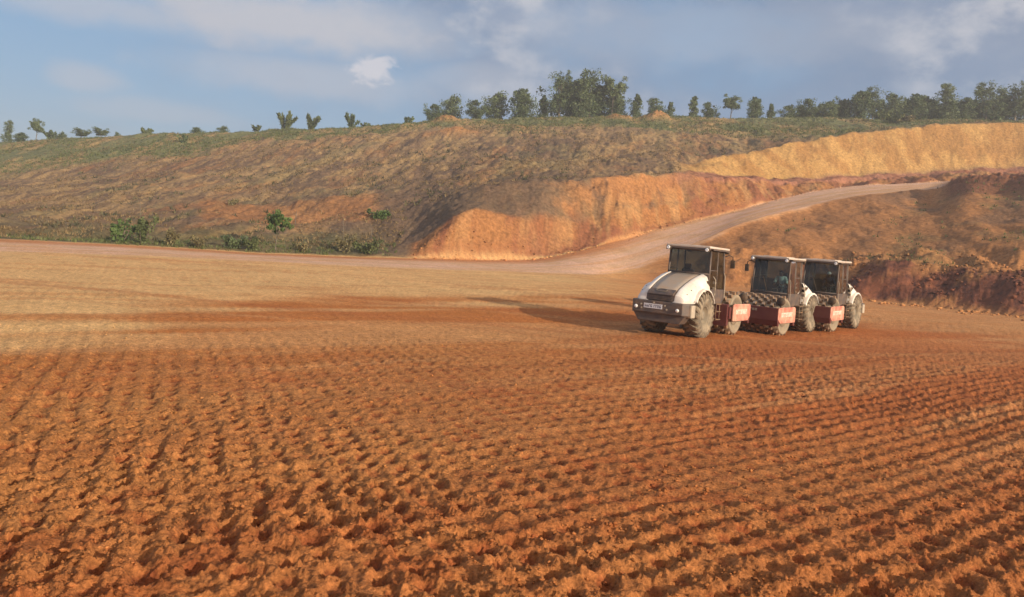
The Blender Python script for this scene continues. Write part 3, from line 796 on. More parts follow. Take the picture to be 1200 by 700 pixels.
    bm = bmesh.new(); tube(bm, [(.52, -1.10, 2.1), (.52, -1.10, 2.55), (.52, -1.17, 2.62)], [.045, .045, .05], 12)
    # ---- cab
    bm = bmesh.new()
    for s in (-1, 1):
        prism(bm, [(-.70, 1.12), (.55, 1.12), (.78, 1.30), (.80, 1.62), (.74, 1.66), (-.72, 1.66)], 'x', s * .74, s * .80, bevel=.01)   # door sill panels
        tube(bm, [(s * .77, -.71, 1.6), (s * .75, -.66, 2.93)], .038, 8)
        tube(bm, [(s * .77, .80, 1.6), (s * .74, .62, 2.93)], .036, 8)
        tube(bm, [(s * .775, .02, 1.6), (s * .755, .02, 2.93)], .026, 8)
        tube(bm, [(s * .76, -.69, 2.26), (s * .755, .02, 2.26)], .016, 6)
    box(bm, (0, -.02, 1.18), (1.5, 1.4, .10), bevel=.01)
    box(bm, (0, .775, 1.48), (1.52, .06, .36), bevel=.01)
    box(bm, (0, -.72, 1.80), (1.52, .06, .62), bevel=.01)
    for y, z in ((-.665, 2.90), (.63, 2.90)): tube(bm, [(-.75, y, z), (.75, y, z)], .036, 8)
    tube(bm, [(-.77, -.71, 2.13), (.77, -.71, 2.13)], .03, 8)
    tube(bm, [(-.77, .80, 1.66), (.77, .80, 1.66)], .03, 8)
    box(bm, (0, .02, .95), (1.15, 1.2, .42), bevel=.03)
    cab = link('cab_frame', bm, M['dark'], root)
    bm = bmesh.new()
    def pane(p):
        f = bm.faces.new([bm.verts.new(q) for q in p])
    pane([(-.73, -.70, 2.15), (.73, -.70, 2.15), (.72, -.66, 2.87), (-.72, -.66, 2.87)])
    link('rear_window', bm, M['glass'], cab)
    bm = bmesh.new(); pane([(-.73, .80, 1.69), (.73, .80, 1.69), (.71, .635, 2.87), (-.71, .635, 2.87)])
    ws = link('windscreen', bm, M['glass'], cab)
    for s in (-1, 1):
        bm = bmesh.new(); pane([(s * .772, -.67, 1.67), (s * .772, .0, 1.67), (s * .755, .0, 2.88), (s * .75, -.63, 2.88)])
        link('side_window', bm, M['glass'], cab)
        bm = bmesh.new(); pane([(s * .772, .045, 1.67), (s * .772, .775, 1.67), (s * .74, .60, 2.88), (s * .755, .045, 2.88)])
        dr = link('cab_door_window', bm, M['glass'], cab)
        bm = bmesh.new(); tube(bm, [(s * .83, .70, 1.25), (s * .845, .72, 1.4), (s * .83, .70, 2.1), (s * .79, .68, 2.2)], .014, 6)
        link('grab_rail', bm, M['bracket'], cab)
    bm = bmesh.new(); tube(bm, [(.1, .835, 1.72), (.32, .77, 2.25)], .012, 6); link('wiper', bm, M['black'], ws)
    # roof slab with rounded edge
    bm = bmesh.new()
    prism(bm, [(-.88, -.80), (-.80, -.92), (.80, -.92), (.88, -.80), (.88, .82), (.78, .98), (-.78, .98), (-.88, .82)], 'z', 2.955, 3.03, bevel=.022)
    prism(bm, [(-.55, -.35), (.55, -.35), (.50, .45), (-.50, .45)], 'z', 3.025, 3.055, bevel=.012)
    roof = link('cab_roof', bm, M['cream'], root)
    bm = bmesh.new()
    box(bm, (0, -.875, 2.925), (1.62, .10, .05), bevel=.01); box(bm, (0, .93, 2.925), (1.56, .10, .05), bevel=.01)
    box(bm, (.865, 0, 2.925), (.04, 1.55, .04)); box(bm, (-.865, 0, 2.925), (.04, 1.55, .04))
    link('roof_gutter', bm, M['dark'], roof)
    for s, y, d in ((-1, -.95, -1), (1, -.95, -1), (-1, 1.0, 1), (1, 1.0, 1)):
        bm = bmesh.new()
        box(bm, (0, 0, 0), (.17, .09, .14), bevel=.025); tube(bm, [(0, -d * .02, .05), (0, -d * .10, .09)], .018, 6)
        lp = link('work_lamp', bm, M['black'], root, (s * .72, y, 2.90))
        bm = bmesh.new()
        lathe_x(bm, [(0, .001), (.012, .035), (.008, .062), (-.012, .066)], 16, closed=False)
        bmesh.ops.rotate(bm, cent=(0, 0, 0), matrix=Matrix.Rotation(d * math.pi / 2, 3, 'Z'), verts=bm.verts)
        link('lens', bm, M['lens'], lp, (0, d * .05, 0))
    # mirror on a bent arm beside the windscreen
    bm = bmesh.new(); tube(bm, [(.74, .70, 2.72), (.88, .84, 2.80), (.99, .90, 2.74), (1.0, .90, 2.60)], .02, 8)
    box(bm, (1.0, .91, 2.48), (.17, .07, .30), bevel=.025)
    link('side_mirror', bm, M['black'], root)
    # ladder and step plates between the tyre and the drum yoke
    for s in (-1, 1):
        bm = bmesh.new()
        for z, y in ((.62, .05), (.90, .05), (1.16, .05)): box(bm, (s * .90, y - .25, z), (.26, .42, .03))
        for y in (-.42, -.08): tube(bm, [(s * 1.0, y, .58), (s * 1.0, y, 1.2)], .015, 6)
        link('step', bm, M['steel'], root)
        bm = bmesh.new()
        tube(bm, [(s * .97, -.60, 1.15), (s * .98, -.62, 2.0), (s * .90, -.66, 2.12)], .016, 6)
        for k in range(4): box(bm, (s * .93, -.58, 1.30 + .2 * k), (.10, .09, .09), bevel=.02)
        link('handrail', bm, M['bracket'], root)
    # seat, console and wheel
    bm = bmesh.new(); box(bm, (0, -.25, 1.62), (.48, .46, .14), bevel=.05); box(bm, (0, -.47, 1.98), (.46, .13, .66), bevel=.05, rot=None)
    box(bm, (0, -.50, 2.40), (.26, .10, .20), bevel=.04); box(bm, (0, -.25, 1.42), (.30, .30, .28))
    for s in (-1, 1): box(bm, (s * .29, -.22, 1.86), (.07, .36, .06), bevel=.02)
    link('seat', bm, M['seat'], root, (-.12, 0, 0))
    bm = bmesh.new()
    prism(bm, [(.38, 1.24), (.62, 1.24), (.56, 1.80), (.42, 1.84)], 'x', -.12, .12, bevel=.02)
    tube(bm, [(0, .45, 1.75), (0, .30, 1.93)], .025, 8)
    tube(bm, [(.19 * math.cos(t), .29 + .10 * math.sin(t), 1.94 + .155 * math.sin(t)) for t in [2 * math.pi * k / 20 for k in range(21)]], .014, 6)
    for t in (math.pi / 2, math.pi * 7 / 6, math.pi * 11 / 6):
        tube(bm, [(0, .29, 1.94), (.19 * math.cos(t), .29 + .10 * math.sin(t), 1.94 + .155 * math.sin(t))], .010, 6)
    link('steering_column', bm, M['black'], root, (-.12, 0, 0))
    # ---- drum yoke
    bm = bmesh.new()
    prism(bm, [(.56, .36), (.56, 1.12), (.70, 1.16), (.74, 1.10), (.74, .42)], 'x', -1.06, 1.06, bevel=.01)
    prism(bm, [(2.56, .66), (2.60, 1.15), (2.76, 1.15), (2.76, .66), (2.68, .44), (2.58, .44)], 'x', -1.17, 1.17, bevel=.015)
    for s in (-1, 1): box(bm, (s * 1.085, 1.66, .84), (.05, 2.0, .42))
    yoke = link('drum_frame', bm, M['frame'], root)
    bm = bmesh.new(); marks(bm, (.62, 2.766, .98), (-1, 0, 0), (0, 0, 1), 9, .085, .085, .022, 9, .004, nrm=(0, 1, 0))
    link('front_lettering', bm, M['bracket'], yoke)
    bm = bmesh.new(); box(bm, (0, .74, 1.02), (1.9, .03, .06)); box(bm, (0, 2.50, .62), (1.98, .025, .16)); link('scraper_bar', bm, M['steel'], yoke)
    for s in (-1, 1):
        bm = bmesh.new(); prism(bm, [(.86, .58), (.86, 1.10), (.97, 1.17), (2.62, 1.17), (2.74, 1.10), (2.74, .72), (2.50, .55), (.90, .55)], 'x', s * 1.142, s * 1.185, bevel=.010)
        prism(bm, [(1.24, .60), (1.24, .63), (2.38, .63), (2.38, .60)], 'x', s * 1.183, s * 1.20); prism(bm, [(1.10, 1.10), (1.10, 1.13), (2.50, 1.13), (2.50, 1.10)], 'x', s * 1.183, s * 1.20)
        pl = link('side_plate', bm, M['plate'], yoke)
        bm = bmesh.new()
        y0 = 1.14 if s > 0 else 2.42
        marks(bm, (s * 1.186, y0, .80), (0, s * 1, 0), (0, 0, 1), 13, .088, .17, .004, 14, .004, nrm=(s, 0, 0), fat=.42)
        link('side_lettering', bm, M['text'], pl)
        # drum bearing drive hub seen below the plate
        bm = bmesh.new(); lathe_x(bm, [(s * .96, .001), (s * 1.10, .001), (s * 1.10, .16), (s * 1.03, .30), (s * .97, .40)], 28, c=(0, DR_Y, DR_R + .03), closed=False)
        link('drum_hub', bm, M['drumend'], yoke)
        # rounded black lamp on the frame top
        bm = bmesh.new()
        lathe_x(bm, [(-.09, .001), (-.09, .10), (-.05, .15), (.03, .17), (.08, .16), (.08, .001)], 18, closed=False)
        bmesh.ops.rotate(bm, cent=(0, 0, 0), matrix=Matrix.Rotation(math.pi / 2, 3, 'Z'), verts=bm.verts)
        tube(bm, [(0, 0, -.12), (0, 0, -.24)], .03, 8)
        hl = link('headlight', bm, M['black'], root, (s * 1.05, 2.18, 1.40))
    # hydraulic hoses over the hitch
    bm = bmesh.new()
    for k in range(4):
        x = -.3 + .2 * k
        tube(bm, [(x, -.15, 1.02), (x * 1.1, .15, 1.22), (x * 1.3, .45, 1.16), (x * 1.4, .62, 1.08)], .022, 8)
    link('hydraulic_hoses', bm, M['black'], root)
    # fuel tank and tool box on the left, battery box on the right
    for s in (-1, 1):
        bm = bmesh.new(); box(bm, (0, 0, 0), (.30, .34, .42), bevel=.04); link('side_tank', bm, M['dust_side'], root, (s * .92, -2.60, .92))
    for o in [cab] + list(cab.children) + [ws] + list(ws.children) + [roof] + list(roof.children):
        for v in o.data.vertices:
            if v.co.z > 1.66: v.co.z += .12 * (min(v.co.z, 2.95) - 1.66) / 1.29
    for o in root.children:
        if o.name.startswith(('work_lamp', 'side_mirror')): o.location.z += .12
    return root

def copy_tree(o, parent=None):
    c = o.copy(); C.objects.link(c); c.parent = parent
    for ch in list(o.children): copy_tree(ch, c)
    return c

def put_roller(o, x, y, heading_deg, wheel=None):
    """heading measured clockwise from the view direction; rests on the terrain"""
    h = math.radians(heading_deg); o.rotation_euler = (0, 0, -h)
    f = Vector((math.sin(h), math.cos(h))); r = Vector((math.cos(h), -math.sin(h)))
    c = Vector((x, y)) - f * AX_Y - r * (wheel * 0.80) if wheel else Vector((x, y))
    zz = []
    for ly in (AX_Y, DR_Y):
        for lx in (-.8, .8):
            q = c + f * ly + r * lx
            gx, gy = np.meshgrid(np.linspace(-.3, .3, 7) + q.x, np.linspace(-.3, .3, 7) + q.y)
            zz.append(float(np.percentile(terrain(gx.ravel(), gy.ravel()), 55)))
    fr, re = (zz[2] + zz[3]) / 2, (zz[0] + zz[1]) / 2
    pitch = math.atan2(fr - re, DR_Y - AX_Y)
    lr = math.atan2((zz[1] + zz[3] - zz[0] - zz[2]) / 2, 1.6)
    o.location = (c.x, c.y, re + (fr - re) * (-AX_Y) / (DR_Y - AX_Y) - 0.02)
    o.rotation_euler = (Matrix.Rotation(-h, 3, 'Z') @ Matrix.Rotation(pitch, 3, 'X') @ Matrix.Rotation(-lr, 3, 'Y')).to_euler()
    return o

r1 = make_roller('nearest padfoot roller, turned away, showing its grey rear hood, dark bumper and number plate')
g1 = ground_at(*R1PX)
put_roller(r1, g1[0], g1[1], HD1, 1)
r2 = copy_tree(r1); r2['label'] = 'middle padfoot roller facing the viewer, its driver in a pale shirt behind the windscreen'
w2 = at(942.5, 389.5, 34.8); put_roller(r2, w2[0], w2[1], HD2, -1)
r3 = copy_tree(r1); r3['label'] = 'rearmost padfoot roller facing the viewer beside the dark earth bank, driver in navy'
w3 = at(995.5, 387.5, 38.0); put_roller(r3, w3[0], w3[1], HD3, -1)

# ------------------------------------------------------------------ people: one skinned body each, seated at the wheel
def skinned(name, verts, edges, radii, mat, parent=None, sub=2):
    me = bpy.data.meshes.new(name); me.from_pydata([Vector(v) for v in verts], edges, [])
    o = bpy.data.objects.new(name, me); C.objects.link(o)
    md = o.modifiers.new('skin', 'SKIN'); md.use_smooth_shade = True
    sv = me.skin_vertices[0].data if me.skin_vertices else None
    if sv is None:
        bm = bmesh.new(); bm.from_mesh(me); bm.verts.layers.skin.verify(); bm.to_mesh(me); bm.free(); sv = me.skin_vertices[0].data
    for i, r in enumerate(radii):
        sv[i].radius = (r, r) if not isinstance(r, tuple) else r
        sv[i].use_root = (i == 0)
    ss = o.modifiers.new('sub', 'SUBSURF'); ss.levels = sub; ss.render_levels = sub
    dg = bpy.context.evaluated_depsgraph_get(); ev = o.evaluated_get(dg)
    me2 = bpy.data.meshes.new_from_object(ev); me2.name = name
    o.modifiers.clear(); o.data = me2; me2.materials.clear(); me2.materials.append(mat)
    for pl in me2.polygons: pl.use_smooth = True
    if parent: o.parent = parent
    return o

def make_driver(roller, label, shirt, helmet):
    lean = .05
    V = {}
    V['pelvis'] = ((0, -.27, 1.80), (.155, .12)); V['waist'] = ((0, -.29, 1.95), (.13, .10)); V['chest'] = ((lean * .5, -.27, 2.14), (.165, .115))
    V['neckb'] = ((lean, -.25, 2.30), .075); V['neck'] = ((lean, -.235, 2.36), .055); V['head'] = ((lean, -.21, 2.46), (.085, .10)); V['crown'] = ((lean, -.225, 2.56), (.07, .08))
    E = [('pelvis', 'waist'), ('waist', 'chest'), ('chest', 'neckb'), ('neckb', 'neck'), ('neck', 'head'), ('head', 'crown')]
    for s, t in ((-1, 'l'), (1, 'r')):
        V['sh' + t] = ((lean + s * .19, -.26, 2.25), .065); V['el' + t] = ((s * .27, -.08, 2.02), .045); V['wr' + t] = ((s * .17, .16, 1.98), .030); V['pa' + t] = ((s * .155, .235, 2.00), (.040, .022))
        E += [('neckb', 'sh' + t), ('sh' + t, 'el' + t), ('el' + t, 'wr' + t), ('wr' + t, 'pa' + t)]
        V['hi' + t] = ((s * .10, -.22, 1.79), .095); V['kn' + t] = ((s * .15, .20, 1.82), .066); V['an' + t] = ((s * .15, .34, 1.42), .042); V['to' + t] = ((s * .16, .50, 1.34), (.045, .032))
        E += [('pelvis', 'hi' + t), ('hi' + t, 'kn' + t), ('kn' + t, 'an' + t), ('an' + t, 'to' + t)]
        for k, (dx, ln) in enumerate(((-.030, .062), (-.010, .072), (.010, .068), (.030, .054))):   # fingers curled over the rim
            a0 = 'f%d0%s' % (k, t); a1 = 'f%d1%s' % (k, t); a2 = 'f%d2%s' % (k, t)
            V[a0] = ((s * .155 + dx, .268, 2.010), .011); V[a1] = ((s * .155 + dx * 1.1, .268 + ln * .55, 2.000), .010); V[a2] = ((s * .155 + dx * 1.1, .262 + ln * .5, 1.965), .008)
            E += [('pa' + t, a0), (a0, a1), (a1, a2)]
        V['t0' + t] = ((s * .155 - s * .045, .235, 1.985), .013); V['t1' + t] = ((s * .155 - s * .058, .265, 1.965), .010)
        E += [('pa' + t, 't0' + t), ('t0' + t, 't1' + t)]
    keys = list(V); ix = {k: i for i, k in enumerate(keys)}
    body = skinned('person', [V[k][0] for k in keys], [(ix[a_], ix[b_]) for a_, b_ in E], [V[k][1] for k in keys], M['skin'])
    def garment(name, ks, es, grow, mat, tweak={}):
        ii = {k: i for i, k in enumerate(ks)}
        rr = []
        for k in ks:
            q = V[k][1]; q = q if isinstance(q, tuple) else (q, q); rr.append((q[0] + grow, q[1] + grow))
        return skinned(name, [tweak.get(k, V[k][0]) for k in ks], [(ii[a_], ii[b_]) for a_, b_ in es], rr, mat, body)
    garment('shirt', ['waist', 'pelvis', 'chest', 'neckb', 'shl', 'ell', 'shr', 'elr'], [('waist', 'pelvis'), ('waist', 'chest'), ('chest', 'neckb'), ('neckb', 'shl'), ('shl', 'ell'), ('neckb', 'shr'), ('shr', 'elr')], .022, M[shirt])
    garment('trousers', ['pelvis', 'hil', 'knl', 'anl', 'hir', 'knr', 'anr'], [('pelvis', 'hil'), ('hil', 'knl'), ('knl', 'anl'), ('pelvis', 'hir'), ('hir', 'knr'), ('knr', 'anr')], .018, M['trousers'])
    # face: nose, ears, eyes, mouth line
    hc = Vector((lean, -.215, 2.475))
    bm = bmesh.new()
    bmesh.ops.create_uvsphere(bm, u_segments=18, v_segments=12, radius=1.0)
    bmesh.ops.scale(bm, vec=(.082, .102, .118), verts=bm.verts); bmesh.ops.translate(bm, vec=hc, verts=bm.verts)
    link('head', bm, M['skin'], body, smooth=True)
    bm = bmesh.new()
    tube(bm, [hc + Vector((0, .098, .02)), hc + Vector((0, .122, -.018)), hc + Vector((0, .100, -.028))], [.010, .018, .012], 8)
    link('nose', bm, M['skin'], body)
    for s in (-1, 1):
        bm = bmesh.new(); tube(bm, [hc + Vector((s * .080, -.005, .02)), hc + Vector((s * .092, -.012, 0)), hc + Vector((s * .080, -.005, -.03))], [.010, .016, .009], 6); link('ear', bm, M['skin'], body)
        bm = bmesh.new(); bmesh.ops.create_uvsphere(bm, u_segments=8, v_segments=6, radius=.012); bmesh.ops.translate(bm, vec=hc + Vector((s * .032, .092, .018)), verts=bm.verts); link('eye', bm, M['text'], body)
    bm = bmesh.new(); tube(bm, [hc + Vector((-.028, .088, -.055)), hc + Vector((0, .097, -.057)), hc + Vector((.028, .088, -.055))], .006, 6); link('mouth', bm, M['hair'], body)
    bm = bmesh.new()
    bmesh.ops.create_uvsphere(bm, u_segments=20, v_segments=12, radius=1.0)
    bmesh.ops.delete(bm, geom=[v for v in bm.verts if v.co.z < (.05 if helmet else -.15) and (helmet or v.co.y > -.2) or v.co.z < -.35], context='VERTS')
    k = 1.28 if helmet else 1.07
    bmesh.ops.scale(bm, vec=(.082 * k, .102 * k, .118 * (1.15 if helmet else 1.06)), verts=bm.verts); bmesh.ops.translate(bm, vec=hc + Vector((0, -.006, .008)), verts=bm.verts)
    if helmet: prism(bm, [(hc.x - .10, hc.y + .08), (hc.x + .10, hc.y + .08), (hc.x + .07, hc.y + .165), (hc.x - .07, hc.y + .165)], 'z', hc.z + .01, hc.z + .022)
    link('helmet' if helmet else 'hair', bm, M['helmet' if helmet else 'hair'], body, smooth=True)
    bpy.context.view_layer.update()
    body.matrix_world = roller.matrix_world @ Matrix.Translation((-.12, 0, 0))
    tag(body, label, 'person')
    return body
make_driver(r2, 'driver in a pale green shirt with bare head, seated in the middle roller', 'shirtwhite', False)
make_driver(r3, 'driver in a navy shirt and pale helmet, seated in the rearmost roller', 'shirtblue', True)

# ------------------------------------------------------------------ trees: trunk with limbs, crown of many small leaf faces
M['bark'] = plain_mat('pale_bark', (.20, .17, .13), 0.9, 0, (.10, .08, .06), 0.8, 1.5)
M['leaf_dark'] = leaf_mat('eucalyptus_leaves_dark', (.062, .092, .042), (.155, .205, .095))
M['leaf_mid'] = leaf_mat('eucalyptus_leaves', (.080, .115, .052), (.200, .250, .120))
M['leaf_shrub'] = leaf_mat('shrub_leaves', (.06, .085, .030), (.15, .18, .07))
M['leaf_bright'] = leaf_mat('bright_green_leaves', (.055, .105, .030), (.13, .20, .06))
M['leaf_dry'] = leaf_mat('dry_leaves', (.13, .115, .05), (.28, .24, .12))

def leaf_mesh(name, centers, size, mat, rr, parent=None, elong=1.6, up=0.0):
    """one mesh of bent leaf quads; centers are (point, outward direction, tint)"""
    n = len(centers)
    co = np.zeros((n * 4, 3), dtype=np.float32); tint = np.zeros(n * 4, dtype=np.float32)
    for i, (p, d, t) in enumerate(centers):
        v = Vector((rr.gauss(0, 1), rr.gauss(0, 1), rr.gauss(0, 1) + up)) + d * 0.9
        if v.length < 1e-4: v = Vector((0, 0, 1))
        v.normalize(); w = v.cross(Vector((rr.random() - .5, rr.random() - .5, rr.random() - .5))).normalized()
        s = size * (0.6 + 0.8 * rr.random()); a_ = v * s * elong * .5; b_ = w * s * .5
        q = (p - a_ - b_ * .35, p - b_ * .2 + a_ * .1 - b_ * .6, p + a_, p + b_ * .9 - a_ * .1)
        for k in range(4): co[i * 4 + k] = q[k]
        tint[i * 4:i * 4 + 4] = t
    me = bpy.data.meshes.new(name)
    me.vertices.add(n * 4); me.vertices.foreach_set('co', co.ravel())
    me.loops.add(n * 4); me.loops.foreach_set('vertex_index', np.arange(n * 4, dtype=np.int32))
    me.polygons.add(n); me.polygons.foreach_set('loop_start', np.arange(0, n * 4, 4, dtype=np.int32)); me.polygons.foreach_set('loop_total', np.full(n, 4, dtype=np.int32))
    me.update(calc_edges=True)
    at_ = me.attributes.new('tint', 'FLOAT', 'POINT'); at_.data.foreach_set('value', tint)
    me.materials.append(mat)
    o = bpy.data.objects.new(name, me); C.objects.link(o)
    if parent: o.parent = parent
    return o

def make_tree(seed, H, clumps, leaf, mat, per=150, trunk_r=.22, lean=0.0, name='eucalyptus_tree'):
    """clumps: (x, y, z, radius, squash) as fractions of H for x,y,z; a limb runs to each"""
    rr = random.Random(seed)
    root = bpy.data.objects.new(name, None); C.objects.link(root)
    bm = bmesh.new()
    ztop = max(c[2] for c in clumps) * H * .92
    pts = []
    for k in range(7):
        t = k / 6
        pts.append(Vector((lean * H * t * t + rr.uniform(-.02, .02) * H * t, rr.uniform(-.02, .02) * H * t, ztop * t - .3)))
    tube(bm, pts, [trunk_r * (1 - .78 * k / 6) * (1.25 if k == 0 else 1) for k in range(7)], 8)
    leaves = []
    for (cx, cy, cz, r, sq) in clumps:
        c = Vector((cx * H + lean * H * cz * cz, cy * H, cz * H)); R = r * H
        t0 = max(.12, min(.9, (c.z - R * 1.2) / max(ztop, .1) - .05)); i0 = t0 * 6; b0 = pts[int(i0)].lerp(pts[min(int(i0) + 1, 6)], i0 - int(i0))
        midp = b0.lerp(c, .55) + Vector((0, 0, -.04 * H))
        tube(bm, [b0, midp, c], [trunk_r * .42 * (1 - t0 * .5), trunk_r * .26, trunk_r * .08], 5)
        subs = [(c + Vector((rr.gauss(0, .52), rr.gauss(0, .52), rr.gauss(0, .55))) * R, R * rr.uniform(.42, .74), rr.uniform(-.16, .16)) for _ in range(9)]
        for sc_, sr, tt in subs:
            tube(bm, [midp.lerp(c, .5), sc_], [trunk_r * .10, trunk_r * .04], 4)
            for _ in range(int(per / 9)):
                d = Vector((rr.gauss(0, 1), rr.gauss(0, 1), rr.gauss(0, 1))).normalized()
                rad = sr * (rr.random() ** .42)
                p = sc_ + Vector((d.x, d.y, d.z * sq)) * rad
                leaves.append((p, d, .5 + tt + rr.uniform(-.14, .14)))
    link('trunk', bm, M['bark'], root)
    leaf_mesh('crown', leaves, leaf, mat, rr, root)
    return root

def crown_round(seed, n=7, lo=.30, w=.26):
    rr = random.Random(seed); out = []
    for k in range(n):
        z = lo + (1 - lo - .15) * (k + .5) / n; env = math.sin(math.pi * min(max((z - lo + .16) / (1 - lo + .16), .10), .93))
        a_ = k * 2.4 + rr.uniform(-.4, .4); rad = w * env * rr.uniform(.35, .9)
        out.append((math.cos(a_) * rad, math.sin(a_) * rad, z, .12 + .07 * env * rr.uniform(.7, 1.3), 1.05))
    out.append((rr.uniform(-.04, .04), 0, .89, .10, 1.1))
    return out
def crown_tall(seed, n=9, w=.14, lo=.18):
    rr = random.Random(seed); out = []
    for k in range(n):
        z = lo + (.91 - lo) * k / (n - 1); a_ = k * 2.4 + rr.uniform(-.5, .5); rad = w * rr.uniform(.2, 1) * (1.1 - .6 * z)
        out.append((math.cos(a_) * rad, math.sin(a_) * rad, z, .085 + .055 * rr.random(), 1.25))
    return out
def crown_umbrella(seed, n=8, lo=.50, w=.22):
    rr = random.Random(seed)
    return [(math.cos(k * 2.4) * w * rr.uniform(.3, 1), math.sin(k * 2.4) * w * rr.uniform(.3, 1), rr.uniform(lo, .90), rr.uniform(.09, .14), .95) for k in range(n)]
def crown_cone(seed, n=9):
    rr = random.Random(seed); out = []
    for k in range(n):
        z = .14 + .78 * k / (n - 1); rad = .18 * (1.02 - z) * rr.uniform(.3, 1.0); a_ = k * 2.4
        out.append((math.cos(a_) * rad, math.sin(a_) * rad, z, .07 + .11 * (1.02 - z), 1.2))
    return out

protos = {}
def proto(kind):
    if kind in protos: return protos[kind]
    if kind == 'round_a': t = make_tree(1, 10, crown_round(3, 8), .30, M['leaf_dark'], 416)
    elif kind == 'round_b': t = make_tree(2, 10, crown_round(9, 9, .16, .30), .30, M['leaf_mid'], 400)
    elif kind == 'dense': t = make_tree(3, 10, crown_round(21, 11, .10, .30), .30, M['leaf_dark'], 480)
    elif kind == 'tall_a': t = make_tree(4, 14, crown_tall(5, 10), .30, M['leaf_mid'], 384, .25)
    elif kind == 'tall_b': t = make_tree(5, 14, crown_tall(15, 9, .19, .30), .30, M['leaf_dark'], 400, .25)
    elif kind == 'umbrella': t = make_tree(6, 10, crown_umbrella(4), .28, M['leaf_mid'], 416, .20)
    elif kind == 'cone': t = make_tree(7, 9, crown_cone(2), .30, M['leaf_dark'], 384, .18)
    elif kind == 'cone_b': t = make_tree(8, 9, crown_cone(12, 7), .30, M['leaf_mid'], 352, .18)
    t['_H'] = {'tall_a': 14., 'tall_b': 14., 'cone': 9., 'cone_b': 9.}.get(kind, 10.)
    protos[kind] = t; t['_used'] = 0
    return t

def crest_point(u, v, Y):
    w = at(u, v, Y); return w[0], Y, TZ(w[0], Y, False)

def plant_tree(kind, u, vtop, Y, label, width=1.0, group='trees along the hill crest', rot=None, cat='tree'):
    p = proto(kind)
    o = p if not p['_used'] else copy_tree(p)
    p['_used'] = 1
    if '_used' in o and o is not p: del o['_used']
    x, y, z = crest_point(u, 140, Y)
    top = at(u, vtop, Y)[2]
    h = max(top - z, .8); k = h / p['_H']
    o.location = (x, y, z - .1); o.scale = (k * width * 1.08, k * width * 1.08, k)
    o.rotation_euler = (0, 0, rot if rot is not None else (u * 1.7) % 6.28)
    tag(o, label, cat, group)
    return o

